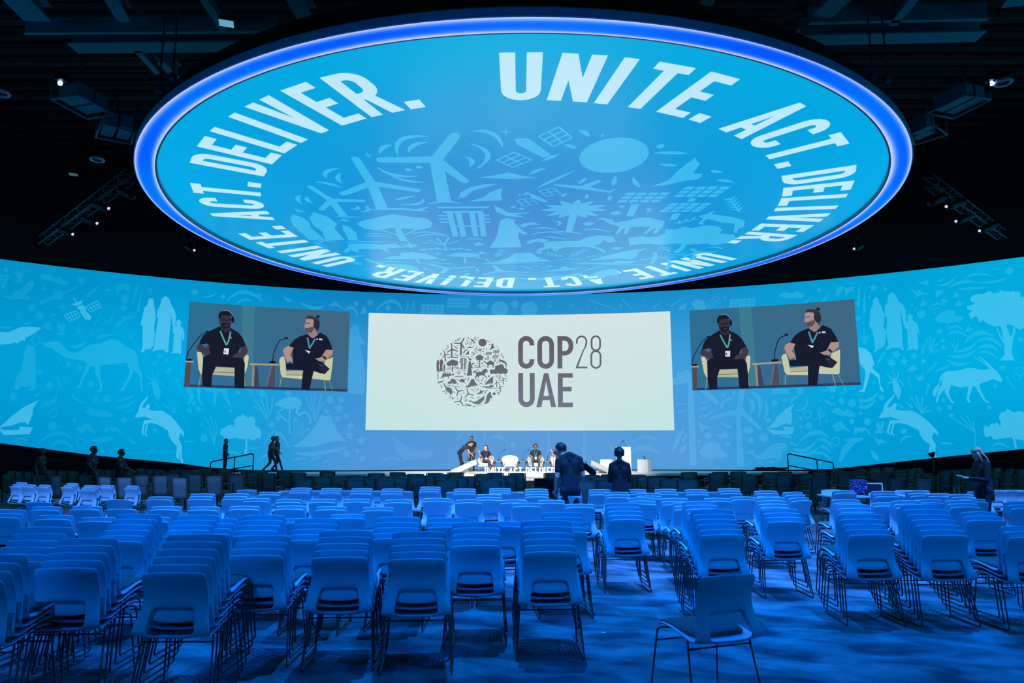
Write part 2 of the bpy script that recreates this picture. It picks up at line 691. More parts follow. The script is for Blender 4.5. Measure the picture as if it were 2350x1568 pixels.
def band(path_out, path_in):
    """quads between two outlines with equal counts"""
    return [[path_out[i], path_out[i + 1], path_in[i + 1], path_in[i]] for i in range(len(path_out) - 1)]


def glyph(ch, w, s, h=1.0):
    """polygons of one condensed capital in a box w x h, y up, stem width s"""
    H = s * 0.92
    r = w / 2
    ri = r - s
    if ch == 'I':
        return [[(0, 0), (s, 0), (s, h), (0, h)]]
    if ch == '.':
        return [[(0, 0), (s, 0), (s, s), (0, s)]]
    if ch == 'L':
        return [[(0, 0), (s, 0), (s, h), (0, h)], [(s, 0), (w, 0), (w, H), (s, H)]]
    if ch == 'T':
        return [[(0, h - H), (w, h - H), (w, h), (0, h)], [(r - s / 2, 0), (r + s / 2, 0), (r + s / 2, h - H), (r - s / 2, h - H)]]
    if ch == 'E':
        return [[(0, 0), (s, 0), (s, h), (0, h)], [(s, 0), (w, 0), (w, H), (s, H)], [(s, h - H), (w, h - H), (w, h), (s, h)],
                [(s, h * 0.53 - H / 2), (w * 0.92, h * 0.53 - H / 2), (w * 0.92, h * 0.53 + H / 2), (s, h * 0.53 + H / 2)]]
    if ch == 'N':
        return [[(0, 0), (s, 0), (s, h), (0, h)], [(w - s, 0), (w, 0), (w, h), (w - s, h)], [(0, h), (s, h), (w, 0), (w - s, 0)]]
    if ch == 'V':
        t = s * 1.08
        return [[(0, h), (t, h), (r + t * 0.28, 0.0), (r - t * 0.42, 0)], [(w, h), (w - t, h), (r - t * 0.28, 0), (r + t * 0.42, 0)]]
    if ch == 'A':
        t = s * 1.02
        return [[(0, 0), (t, 0), (r + t * 0.28, h), (r - t * 0.42, h)], [(w, 0), (w - t, 0), (r - t * 0.28, h), (r + t * 0.42, h)],
                [(w * 0.2, h * 0.2), (w * 0.8, h * 0.2), (w * 0.75, h * 0.2 + H * 0.9), (w * 0.25, h * 0.2 + H * 0.9)]]
    if ch == 'U':
        o = [(0, h)] + arcpts(r, r, r, r, 180, 360) + [(w, h)]
        i = [(s, h)] + arcpts(r, r, ri, ri, 180, 360) + [(w - s, h)]
        return band(o, i)
    if ch == 'O':
        o = arcpts(r, r, r, r, 180, 360) + arcpts(r, h - r, r, r, 0, 180)
        i = arcpts(r, r, ri, ri, 180, 360) + arcpts(r, h - r, ri, ri, 0, 180)
        return band(o + o[:1], i + i[:1])
    if ch == 'C':
        o = [(w, h * 0.29)] + arcpts(r, r, r, r, 360, 180) + arcpts(r, h - r, r, r, 180, 0) + [(w, h * 0.71)]
        i = [(w - s, h * 0.29)] + arcpts(r, r, ri, ri, 360, 180) + arcpts(r, h - r, ri, ri, 180, 0) + [(w - s, h * 0.71)]
        return band(o, i)
    if ch in 'DPR':
        y0 = 0 if ch == 'D' else h * 0.40
        q = min(w * 0.55, (h - y0) / 2)
        o = [(s, y0), (w - q, y0)] + arcpts(w - q, y0 + q, q, q, -90, 0) + arcpts(w - q, h - q, q, q, 0, 90) + [(s, h)]
        qi = max(q - s, 0.01)
        i = [(s, y0 + H), (w - q, y0 + H)] + arcpts(w - q, y0 + q, qi, q - H, -90, 0) + arcpts(w - q, h - q, qi, q - H, 0, 90) + [(s, h - H)]
        out = [[(0, 0), (s, 0), (s, h), (0, h)]] + band(o, i)
        if ch == 'R':
            out.append([(w - s * 1.02, 0), (w + s * 0.08, 0), (w * 0.52 + s * 0.5, y0 + H * 0.6), (w * 0.52 - s * 0.45, y0 + H * 0.6)])
        return out
    if ch == '2':
        o = [(0, h * 0.75)] + arcpts(r, h - r, r, r, 180, 0) + arcpts(w * 0.2, h - r, w * 0.8, h * 0.36, 0, -50, 4)
        i = [(s, h * 0.75)] + arcpts(r, h - r, ri, ri, 180, 0) + arcpts(w * 0.2, h - r, w * 0.8 - s, h * 0.36 - s * 0.2, 0, -50, 4)
        lo, li = o[-1], i[-1]
        return band(o, i) + [[lo, li, (0, s), (0, 0)], [lo, (s * 1.2, s), (0, 0), li], [(0, 0), (w, 0), (w, s), (0, s)]]
    if ch == '8':
        out = []
        for y0, y1, k in ((0, h * 0.56, 1.0), (h * 0.52, h, 0.93)):
            rr = r * k
            o = arcpts(r, y0 + rr, rr, rr, 180, 360) + arcpts(r, y1 - rr, rr, rr, 0, 180)
            i = arcpts(r, y0 + rr, rr - s, rr - s, 180, 360) + arcpts(r, y1 - rr, rr - s, rr - s, 0, 180)
            out += band(o + o[:1], i + i[:1])
        return out
    return []


SPX = 440 / 2350.0          # pixels of the photo per unit of the measuring grids below


def zoomed(x0, y0, s=SPX):
    return lambda x, y: (x0 + x * s, y0 + y * s)


def wall_art(name, art, alpha, off=0.1, target=(128, 214, 250), parent=None):
    v, f, c = [], [], []
    for pl in art.polys:
        px = [art.to_px(*p) for p in pl]
        if len(px) < 3:
            continue
        k = len(v)
        for q in px:
            az, z = on_wall(*q)
            z = min(max(z, wall_bottom(az) + 0.02), W_TOP - 0.04)
            v.append(wall_xyz(az, z, off))
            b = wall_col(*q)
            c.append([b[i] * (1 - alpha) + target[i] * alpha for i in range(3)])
        f.append(tuple(range(k, len(v))))
    return wall_part(name, v, f, c, parent)


W1, W2 = zoomed(0, 580), zoomed(0, 810)
W4, W5 = zoomed(420, 860), zoomed(1540, 860)
W6, W7 = zoomed(1910, 600), zoomed(1910, 810)
PXID = lambda x, y: (x, y)


def one(name, to_px, pts, alpha, extra=None):
    a = Art(to_px)
    if pts:
        a.poly(pts)
    if extra:
        extra(a)
    return wall_art(name, a, alpha)


# left side of the wall
one('dolphin_print', W1, [(-60, 950), (0, 945), (100, 950), (250, 890), (370, 882), (510, 900), (440, 955), (400, 975), (310, 1020), (305, 1065), (285, 1045), (240, 1065), (185, 1105), (200, 1070), (100, 1095), (0, 1100), (-60, 1095)], 0.50)
FAM_L = [[(1720, 1195), (1748, 1150), (1748, 880), (1722, 860), (1740, 790), (1775, 650), (1800, 635), (1822, 560), (1850, 535), (1885, 565), (1888, 620), (1905, 690), (1908, 800), (1888, 890), (1897, 990), (1880, 1120), (1840, 1165), (1790, 1165), (1760, 1195)],
         [(1860, 1190), (1885, 1150), (1895, 1060), (1940, 780), (1922, 780), (1930, 690), (1960, 640), (1985, 550), (2030, 515), (2075, 545), (2105, 630), (2140, 690), (2160, 760), (2150, 880), (2130, 900), (2115, 880), (2100, 750), (2080, 960), (2062, 1160), (2065, 1205), (2030, 1205), (2010, 1175), (1930, 1175), (1890, 1190)],
         [(2090, 1225), (2115, 1190), (2135, 980), (2115, 960), (2120, 890), (2165, 880), (2160, 830), (2190, 800), (2220, 830), (2212, 880), (2240, 910), (2262, 980), (2255, 1050), (2238, 1060), (2228, 960), (2220, 1140), (2222, 1210), (2205, 1235), (2180, 1215), (2130, 1215)]]
one('family_print', W1, None, 0.55, lambda a: [a.poly(p) for p in FAM_L])


def sat(a):
    a.poly([(945, 655), (975, 625), (1035, 628), (1060, 670), (1050, 690), (1125, 765), (1105, 808), (1045, 800), (985, 710), (990, 695)])
    a.poly([(870, 615), (940, 590), (1020, 558), (1005, 605), (945, 632)])
    a.stroke([(905, 530), (940, 585)], 12)
    a.outline_grid((790, 745), (935, 685), (985, 765), (850, 825), 4, 2, 8)
    a.outline_grid((1060, 635), (1195, 570), (1250, 645), (1110, 708), 4, 2, 8)


one('satellite_print', W1, None, 0.45, sat)
camel = [(515, 1090), (600, 1072), (715, 1060), (760, 1110), (830, 1180), (920, 1210), (1000, 1170), (1100, 1110), (1230, 1090), (1320, 1050), (1390, 1038), (1450, 1065), (1530, 1120), (1640, 1180), (1690, 1250)]
camel += [(x, y + 1228) for x, y in [(1690, 120), (1740, 250), (1730, 330), (1750, 420), (1745, 465), (1730, 450), (1715, 380), (1705, 260), (1640, 190), (1600, 290), (1510, 440), (1425, 440), (1480, 420), (1560, 290), (1590, 190), (1550, 100), (1420, 115), (1300, 130), (1225, 130), (1225, 260), (1255, 390), (1245, 450), (1165, 460), (1225, 420), (1205, 310), (1175, 250), (1150, 130), (1110, 150), (1020, 290), (985, 400), (915, 408), (965, 375), (1010, 260), (1070, 110), (1000, 70), (850, 50), (740, 0)]]
camel += [(700, 1200), (640, 1150), (560, 1130)]
one('camel_print', W1, camel, 0.22)
one('woman_print', W1, [(290, 1245), (310, 1140), (350, 1105), (420, 1120), (430, 1180), (437, 1380), (435, 1628), (400, 1663), (345, 1658), (400, 1618), (250, 1613), (215, 1653), (160, 1643), (180, 1588), (190, 1518), (260, 1398)], 0.18)


def dhow_l(a):
    a.poly([(-70, 905), (0, 870), (150, 740), (300, 630), (475, 550), (420, 620), (395, 680), (390, 740), (345, 855), (300, 825), (240, 825), (150, 860), (40, 878)])
    a.poly([(-40, 890), (60, 920), (240, 915), (225, 875), (400, 885), (355, 970), (40, 978)])


one('dhow_print', W2, None, 0.50, dhow_l)
GAZ = [(1648, 760), (1690, 700), (1705, 630), (1730, 590), (1780, 540), (1815, 500), (1800, 550), (1760, 600), (1735, 650), (1770, 655), (1810, 605), (1835, 630), (1815, 680), (1900, 692), (1990, 690), (2080, 750), (2150, 820), (2200, 890), (2250, 960), (2250, 1010), (2230, 990), (2210, 960), (2185, 1040), (2225, 1120), (2220, 1250), (2240, 1330), (2225, 1345), (2200, 1290), (2195, 1150), (2185, 1270), (2190, 1300), (2150, 1250), (2165, 1130), (2100, 1060), (2060, 990), (2055, 935), (1930, 860), (1860, 840), (1810, 845), (1785, 960), (1810, 1010), (1790, 1000), (1765, 970), (1790, 850), (1770, 850), (1750, 950), (1770, 1005), (1725, 960), (1760, 805), (1865, 800), (1770, 760), (1670, 775)]
one('gazelle_print', W2, GAZ, 0.55)


def squid(a, dx=0, dy=0, k=1.0):
    T = lambda p: (dx + p[0] * k, dy + p[1] * k)
    a.poly([T(p) for p in [(0, 20), (40, 0), (70, 30), (110, 130), (80, 245), (15, 140)]])
    for st in ([(20, 10), (-30, -40), (-70, -80)], [(30, 0), (25, -60), (0, -140)], [(50, 0), (70, -70), (80, -110)], [(70, 0), (110, 20), (140, 70)], [(10, 20), (-50, 30), (-60, 110)]):
        a.stroke([T(p) for p in st], 16 * k, 6 * k)


one('squid_print', W2, None, 0.22, lambda a: squid(a, 1860, 330, 1.0))


def left_pattern(a):
    a.grid((-60, 235), (130, 240), (62, 420), (-128, 415), 3, 4, 0.2)
    a.poly([(0, 510), (150, 500), (180, 450), (240, 440), (330, 350), (400, 310), (430, 350), (390, 430), (300, 500), (385, 505), (350, 570), (290, 545), (150, 550)])
    a.poly([(475, 270), (530, 240), (620, 250), (680, 300), (730, 270), (780, 310), (860, 350), (800, 375), (700, 350), (640, 325), (540, 310)])
    a.stroke([(500, 600), (660, 520)], 26).stroke([(770, 480), (950, 400)], 30, 12).ell(710, 500, 60)
    a.stroke([(1060, 520), (1260, 350)], 44, 4).stroke([(1620, 620), (1700, 370)], 22, 34).stroke([(1690, 710), (1745, 440)], 38, 5)
    a.stroke([(1150, 870), (1265, 680)], 22, 5).stroke([(1340, 840), (1420, 650)], 22, 5)
    for x, y, r in ((540, 420, 60), (1320, 440, 60), (765, 640, 70), (1135, 965, 40), (655, 800, 30), (580, 645, 24), (1325, 695, 20), (740, 1300, 30), (775, 1390, 24)):
        a.star(x, y, r)
    a.star(1840, 440, 45, 5, 0.45).star(1515, 655, 60, 5, 0.45).star(968, 935, 85, 8, 0.15)
    a.poly([(1430, 380), (1530, 360), (1610, 385), (1575, 460), (1510, 420), (1430, 500)])
    for ox, oy, k in ((0, 0, 1.0), (520, 650, 0.98)):
        a.poly([(ox + x * k, oy + y * k) for x, y in [(160, 335), (230, 300), (180, 240), (210, 180), (250, 230), (285, 180), (285, 280), (250, 310), (310, 330), (230, 350)]])
    a.flower(585, 880, 60).ell(1535, 545, 50).ell(1000, 318, 40).ell(385, 650, 40).ell(485, 745, 50).ell(75, 185, 30)
    a.ringo(440, 1045, 60, 14).ringo(1260, 825, 38, 10)
    a.poly([(1150, 1050), (1200, 1000), (1260, 975), (1330, 975), (1450, 985), (1300, 1010), (1230, 1035)])
    a.poly([(1395, 900), (1430, 850), (1500, 800), (1490, 760), (1640, 755), (1700, 768), (1600, 785), (1530, 820), (1450, 880)])
    a.arc((850, 1110), (950, 1130), (1065, 1060), 50).arc((270, 860), (330, 850), (395, 825), 24).arc((590, 755), (650, 745), (705, 728), 22).arc((0, 880), (80, 895), (165, 885), 26)
    for d in ((160, 690), (200, 640), (250, 640), (300, 690)):
        a.stroke([(225, 810), ((225 + d[0]) / 2, 720), d], 9, 4)
    for d in ((1530, 930), (1590, 900), (1650, 910), (1690, 950)):
        a.stroke([(1610, 1060), ((1610 + d[0]) / 2, 980), d], 9, 4)


one('pattern_print', W1, None, 0.13, left_pattern)


def left_low(a):
    a.arc((880, 490), (970, 565), (1085, 600), 42, False).arc((1640, 500), (1540, 545), (1430, 560), 34).arc((1670, 540), (1560, 625), (1395, 655), 38).arc((1520, 690), (1590, 690), (1650, 665), 18)
    a.arc((470, 1080), (690, 960), (880, 1030), 46).arc((600, 1150), (750, 1060), (910, 1180), 46).arc((160, 1040), (260, 1022), (350, 1070), 28)
    a.poly([(1030, 690), (1110, 650), (1200, 690), (1260, 680), (1340, 710), (1400, 760), (1250, 770), (1100, 740)])
    a.poly([(930, 910), (1000, 860), (1080, 830), (1160, 960), (1060, 920), (1010, 970)])
    a.poly([(1260, 980), (1280, 890), (1440, 890), (1500, 1010), (1420, 920), (1380, 950), (1330, 910)])
    for x, y, r in ((600, 375, 55), (1110, 360, 50), (1310, 535, 55), (160, 515, 60), (840, 120, 35), (975, 155, 40), (1165, 545, 38), (640, 870, 60), (480, 205, 36), (1515, 800, 50), (1895, 930, 40), (910, 800, 30)):
        a.flower(x, y, r)
    a.ringo(645, 710, 58, 12).ringo(985, 1075, 58, 12)
    a.star(1890, 110, 50, 5, 0.45).star(2040, 80, 40, 5, 0.4).star(2145, 75, 22).star(1955, 20, 46, 5, 0.45).star(2310, 690, 40, 5, 0.4).star(470, 95, 30)
    a.poly([(2015, 240), (2040, 180), (2080, 150), (2085, 185), (2125, 190), (2070, 230)]).poly([(2120, 300), (2170, 310), (2210, 285), (2200, 335), (2165, 350)])
    a.sprig((1740, 110), (1800, 10), 5, 22)
    for x0, x1 in ((2050, 2110), (2110, 2120), (2170, 2140), (2220, 2130)):
        a.stroke([(2120, 730), ((2120 + x0) / 2, 640), (x0, 560)], 12, 7)
    a.stroke([(1880, 570), (1945, 645)], 6, 26).stroke([(1985, 585), (2055, 670)], 6, 28)
    a.arc((420, 520), (440, 490), (510, 470), 30).arc((680, 480), (660, 560), (480, 650), 36).arc((480, 600), (560, 590), (590, 550), 20)
    a.arc((660, 210), (720, 330), (745, 430), 22).arc((820, 240), (800, 320), (800, 390), 20)
    a.arc((1560, 1010), (1620, 1070), (1680, 1080), 40).arc((1120, 1050), (1260, 1040), (1400, 1020), 70).arc((1780, 1270), (1840, 1180), (1910, 1130), 24)


one('pattern_print', W2, None, 0.13, left_low)


# below and around the left picture
def tree_a(a):
    a.poly([(445, 715), (455, 680), (470, 640), (500, 645), (530, 610), (580, 600), (620, 622), (625, 580), (615, 545), (655, 520), (660, 495), (700, 498), (720, 462), (750, 485), (800, 515), (825, 495), (865, 510), (885, 555), (870, 610), (930, 640), (958, 695), (940, 770), (900, 765), (860, 792), (780, 765), (700, 775), (640, 758), (560, 772), (500, 755), (480, 730)])
    a.stroke([(768, 765), (772, 860), (760, 960)], 26, 34)


one('tree_print', W4, None, 0.40, tree_a)


def flam(a):
    a.poly([(1108, 365), (1150, 325), (1200, 290), (1290, 262), (1380, 265), (1440, 300), (1458, 350), (1420, 385), (1370, 408), (1300, 415), (1230, 400), (1160, 370)])
    a.stroke([(1435, 350), (1405, 400), (1385, 450), (1415, 488), (1450, 465), (1490, 445), (1530, 480), (1560, 540), (1548, 600)], 34, 18)
    a.stroke([(1308, 405), (1295, 560), (1302, 700), (1340, 715)], 20, 16).stroke([(1230, 400), (1150, 450), (1210, 505), (1270, 565)], 18, 18)


one('flamingo_print', W4, None, 0.32, flam)
one('mountain_print', W4, [(1330, 870), (1400, 830), (1480, 780), (1580, 670), (1650, 560), (1680, 490), (1710, 485), (1740, 500), (1775, 485), (1808, 490), (1840, 580), (1900, 700), (1950, 770), (1995, 810), (1880, 800), (1750, 825), (1600, 870), (1450, 880)], 0.25)


def left_mid(a):
    a.stroke([(60, 150), (110, 260), (60, 345)], 60, 26).stroke([(190, 150), (185, 270), (230, 358)], 50, 22).stroke([(400, 185), (378, 290), (395, 360)], 55, 22).stroke([(500, 190), (535, 290), (582, 372)], 55, 22)
    a.poly([(230, 150), (560, 165), (480, 195), (330, 195)])
    a.poly([(2025, 0), (2100, 0), (2120, 230), (2020, 215)])
    for d in ((875, 300), (850, 375), (950, 290), (1100, 250), (1015, 230)):
        a.stroke([(1020, 550), ((1020 + d[0]) / 2 + 20, 420), d], 12, 20)
    for d in ((1500, 260), (1610, 220), (1690, 240), (1560, 220), (1720, 330)):
        a.stroke([(1610, 560), ((1610 + d[0]) / 2, 400), d], 10, 18)
    for d in ((210, 590), (260, 500), (330, 490), (390, 540)):
        a.stroke([(375, 860), ((375 + d[0]) / 2 + 30, 660), d], 9, 14)
    for x in (1350, 1385, 1415, 1440, 1465):
        a.arc((x, 800), (x + 12, 680), (x - 8, 560), 14)
    for x, y, r in ((1080, 600, 45), (1800, 300, 55), (1940, 300, 45), (250, 760, 60), (970, 225, 50), (1285, 215, 45), (1530, 660, 30), (1995, 500, 35), (2000, 960, 55), (2195, 1020, 45)):
        a.flower(x, y, r, 6)
    for x, y, r in ((130, 330, 40), (185, 405, 45), (75, 420, 46), (580, 425, 36), (665, 205, 38), (1370, 540, 40), (1160, 520, 48), (1750, 440, 46), (1910, 410, 70), (1890, 530, 60), (2050, 620, 58), (2030, 730, 66), (2180, 800, 66), (2130, 930, 40)):
        a.star(x, y, r, 5, 0.45)
    a.arc((985, 870), (1120, 690), (1300, 890), 26).arc((1300, 890), (1230, 760), (1180, 690), 26)
    a.arc((1360, 940), (1600, 960), (2010, 880), 50).arc((1340, 1050), (1420, 1020), (1500, 1020), 26).arc((1550, 1060), (1620, 1010), (1690, 1005), 26).arc((1820, 930), (1870, 925), (1920, 935), 20).arc((1690, 1080), (1740, 1055), (1780, 1035), 18)
    a.arc((540, 950), (620, 935), (700, 980), 36).arc((790, 880), (880, 890), (960, 860), 22).arc((920, 1030), (980, 990), (1040, 960), 22).arc((0, 805), (70, 800), (140, 805), 22)
    a.sprig((860, 250), (790, 170), 5, 26)


one('pattern_print', W4, None, 0.20, left_mid)


# right of the white picture
def turb_r(a):
    a.poly([(200, -10), (262, -10), (280, 400), (305, 1125), (225, 1125), (205, 400)])
    a.poly([(10, 60), (200, 10), (200, 110), (20, 145)])
    a.poly([(340, 200), (430, 200), (530, 285), (600, 370), (550, 390)])


one('turbine_print', W5, None, 0.22, turb_r)


def turb_r2(a):
    a.stroke([(832, 470), (848, 340), (872, 200)], 80, 66).stroke([(860, 480), (700, 490), (470, 550)], 80, 30).stroke([(840, 450), (960, 560), (1100, 690)], 78, 40)
    a.poly([(790, 500), (845, 500), (890, 1138), (805, 1138)])


one('turbine_print', W5, None, 0.20, turb_r2)


def dhow_r(a):
    a.poly([(1195, 670), (1240, 610), (1300, 530), (1400, 440), (1510, 372), (1485, 415), (1470, 450), (1480, 540), (1465, 640), (1430, 615), (1400, 615), (1300, 660)])
    a.poly([(1140, 655), (1220, 695), (1300, 705), (1390, 700), (1365, 655), (1510, 660), (1485, 745), (1250, 752)])


one('dhow_print', W5, None, 0.38, dhow_r)


def mana(a):
    a.poly([(985, 990), (1060, 1000), (1150, 950), (1200, 900), (1250, 870), (1340, 845), (1400, 865), (1422, 900), (1410, 950), (1360, 960), (1350, 1030), (1300, 1080), (1280, 1045), (1240, 1040), (1120, 1060), (1030, 1040)])
    a.poly([(905, 965), (1020, 945), (1000, 1000), (950, 980)])


one('manatee_print', W5, None, 0.20, mana)


def right_mid(a):
    a.arc((1570, 840), (1760, 725), (1930, 800), 60).arc((1480, 920), (1640, 940), (1780, 820), 50).arc((1780, 820), (1890, 830), (1980, 945), 46).arc((1460, 965), (1650, 1000), (1800, 905), 50).arc((1800, 905), (1880, 910), (1945, 985), 40).arc((1700, 1000), (1850, 985), (1960, 1090), 38)
    a.poly([(340, 960), (370, 900), (420, 850), (520, 830), (590, 860), (610, 940), (700, 1000), (640, 1040), (560, 1035), (480, 1045), (380, 1020)]).stroke([(500, 1040), (492, 1110)], 14)
    for q in (((620, 440), (640, 350), (780, 300), 46), ((940, 310), (1000, 390), (970, 490), 60), ((960, 215), (1085, 340), (1060, 550), 56), ((1140, 330), (1170, 450), (1130, 570), 40), ((1470, 370), (1490, 315), (1560, 290), 44), ((1655, 300), (1640, 420), (1510, 460), 34), ((1790, 320), (1820, 345), (1860, 375), 16), ((340, 360), (410, 350), (470, 310), 20), ((325, 430), (400, 430), (460, 392), 22), ((320, 520), (430, 515), (520, 452), 26), ((40, 370), (120, 372), (190, 360), 14), ((40, 465), (120, 470), (210, 438), 18), ((1540, 415), (1590, 400), (1605, 365), 22), ((1340, 370), (1370, 400), (1410, 410), 14), ((1330, 775), (1410, 770), (1470, 805), 46), ((700, 400), (720, 380), (735, 360), 22), ((940, 1085), (965, 1085), (990, 1090), 20), ((1050, 1090), (1080, 1092), (1110, 1090), 22), ((1170, 1090), (1220, 1085), (1270, 1088), 30)):
        a.arc(*q)
    a.arc((1870, 320), (1930, 370), (2020, 390), 40, True).arc((760, 655), (690, 650), (610, 592), 34)
    a.poly([(300, 575), (400, 630), (500, 665), (400, 680), (370, 720), (340, 650)]).poly([(550, 745), (620, 740), (660, 690), (690, 760), (745, 800), (670, 780), (620, 800)])
    a.poly([(865, 680), (920, 650), (1000, 670), (1000, 720), (940, 742), (890, 720)])
    for x, y, r in ((1265, 365, 45), (1130, 790, 66), (970, 820, 46), (450, 760, 50), (1685, 645, 52), (2210, 595, 36), (690, 870, 34), (340, 830, 26)):
        a.flower(x, y, r, 9)
    for x, y, r in ((1190, 580, 32), (1585, 555, 24), (1590, 655, 20), (1580, 222, 45), (2090, 345, 36), (2215, 372, 52), (2330, 340, 36), (2330, 410, 30), (2325, 490, 18), (765, 240, 22), (1820, 1085, 30)):
        a.ell(x, y, r)
    a.ringo(1670, 505, 52, 16).ringo(2012, 835, 54, 12).ringo(1390, 330, 26, 10)
    a.poly([(1955, 470), (2010, 430), (2080, 450), (2110, 490), (2160, 450), (2255, 500), (2250, 530), (2200, 535), (2100, 530), (2000, 500)])
    a.poly([(1955, 660), (2010, 615), (2080, 595), (2120, 650), (2185, 720), (2100, 680), (2050, 720), (2020, 680)]).poly([(2230, 750), (2250, 670), (2350, 680), (2350, 720), (2300, 700), (2260, 760)])
    a.poly([(1430, 850), (1480, 850), (1550, 880), (1540, 895), (1480, 880)]).star(1970, 295, 40).star(1900, 590, 34).star(1260, 490, 34).star(1525, 605, 24).star(1690, 1080, 26).star(85, 205, 34).star(640, 260, 36, 5, 0.45)
    for d in ((1790, 430), (1830, 400), (1880, 470), (1760, 560), (1890, 510)):
        a.stroke([(1825, 660), (1820, 560), d], 9, 16)
    a.stroke([(1920, 180), (1905, 215), (1845, 220)], 34, 14).stroke([(2125, 170), (2140, 235), (2080, 250)], 38, 16)
    a.poly([(1235, 195), (1445, 190), (1440, 268), (1400, 250), (1300, 250), (1245, 275)])
    a.poly([(0, 980), (60, 760), (160, 640), (150, 720), (60, 900)]).poly([(90, 980), (120, 900), (185, 860), (160, 960)]).poly([(120, 820), (180, 730), (190, 780), (140, 850)])
    a.poly([(2050, 1090), (2080, 960), (2180, 850), (2110, 825), (2230, 800), (2350, 800), (2240, 870), (2130, 1010), (2080, 1100)])


one('pattern_print', W5, None, 0.20, right_mid)
FAM_R = [[(510, 1135), (530, 1100), (515, 1000), (495, 880), (455, 815), (465, 700), (475, 600), (500, 570), (500, 500), (545, 458), (572, 490), (575, 530), (600, 570), (635, 680), (642, 790), (625, 825), (660, 895), (640, 1060), (600, 1095), (560, 1100), (530, 1138)],
         [(650, 1110), (690, 1050), (660, 900), (675, 705), (640, 705), (650, 580), (680, 530), (690, 440), (735, 405), (780, 440), (810, 510), (870, 560), (905, 640), (905, 760), (870, 770), (835, 610), (850, 800), (865, 1070), (880, 1110), (850, 1110), (820, 1085), (720, 1085), (690, 1112)],
         [(910, 1120), (930, 1080), (920, 870), (895, 850), (870, 770), (935, 760), (920, 710), (950, 670), (990, 700), (985, 750), (1040, 790), (1065, 870), (1060, 930), (1035, 870), (1055, 1080), (1050, 1120), (1020, 1105), (950, 1110)]]
one('family_print', W6, None, 0.40, lambda a: [a.poly(p) for p in FAM_R])


def big_tree(a):
    a.poly([(1650, 570), (1700, 572), (1760, 545), (1700, 520), (1695, 490), (1715, 455), (1760, 440), (1860, 430), (1900, 405), (1945, 398), (1970, 430), (2060, 410), (2050, 378), (2110, 402), (2200, 405), (2225, 390), (2250, 410), (2290, 395), (2312, 430), (2310, 480), (2350, 470), (2420, 480), (2430, 700), (2400, 840), (2350, 850), (2290, 872), (2240, 830), (2150, 800), (2120, 840), (2060, 825), (1990, 830), (1900, 790), (1850, 750), (1800, 780), (1790, 720), (1760, 700), (1700, 742), (1675, 680), (1715, 640), (1660, 615)])
    a.poly([(2060, 820), (2135, 810), (2150, 900), (2195, 960), (2215, 900), (2235, 780), (2250, 790), (2240, 900), (2215, 1010), (2195, 1150), (2235, 1245), (2045, 1248), (2110, 1180), (2110, 1050), (2085, 900)])
    a.stroke([(2105, 1030), (2050, 930), (2015, 840)], 22, 10).stroke([(2170, 960), (2150, 860)], 20, 10)


one('tree_print', W6, None, 0.46, big_tree)
one('camel_print', W7, [(318, -45), (400, -30), (450, 10), (490, 70), (518, 185), (500, 185), (488, 150), (495, 220), (575, 290), (590, 430), (625, 480), (620, 512), (590, 480), (560, 330), (470, 260), (455, 300), (400, 480), (390, 503), (315, 500), (375, 465), (405, 300), (400, 230), (340, 160)], 0.60)
ORYX = [(1225, 540), (1240, 470), (1310, 400), (1310, 340), (1350, 280), (1400, 255), (1550, 245), (1650, 215), (1720, 212), (1800, 235), (1900, 240), (1910, 222), (1955, 232), (1870, 145), (1790, 75), (1803, 72), (1900, 150), (1975, 225), (2020, 260), (2060, 320), (2088, 370), (2060, 390), (1970, 350), (1920, 370), (1810, 410), (1800, 440), (1870, 600), (1930, 640), (1890, 645), (1850, 610), (1750, 440), (1715, 440), (1695, 520), (1670, 580), (1700, 640), (1660, 635), (1645, 600), (1665, 440), (1560, 455), (1455, 420), (1425, 520), (1460, 610), (1500, 645), (1460, 645), (1375, 510), (1380, 465), (1300, 560), (1290, 640), (1265, 625), (1280, 560), (1300, 470), (1345, 410), (1330, 350), (1300, 460), (1250, 570)]
one('oryx_print', W7, None, 0.50, lambda a: (a.poly(ORYX), a.stroke([(1732, 75), (1850, 150), (1955, 228)], 6, 14)))
one('gazelle_print', lambda x, y: W7(565 + (x - 1648) * 1.21, 810 + (y - 760) * (1.12 if y < 760 else 0.93)), GAZ, 0.50)
one('squid_print', W7, None, 0.42, lambda a: squid(a, 735, 360, 1.0))


def tree_c(a):
    a.poly([(1850, 960), (1865, 915), (1910, 940), (1950, 890), (1980, 900), (2020, 885), (2052, 935), (2065, 880), (2035, 830), (2050, 780), (2085, 745), (2100, 765), (2140, 712), (2180, 740), (2220, 760), (2290, 740), (2350, 765), (2420, 780), (2430, 1100), (2350, 1105), (2260, 1090), (2180, 1068), (2050, 1082), (1960, 1092), (1950, 1050), (1870, 1060), (1855, 1010)])
    a.stroke([(2215, 1070), (2235, 1130), (2245, 1205)], 24)


one('tree_print', W7, None, 0.46, tree_c)


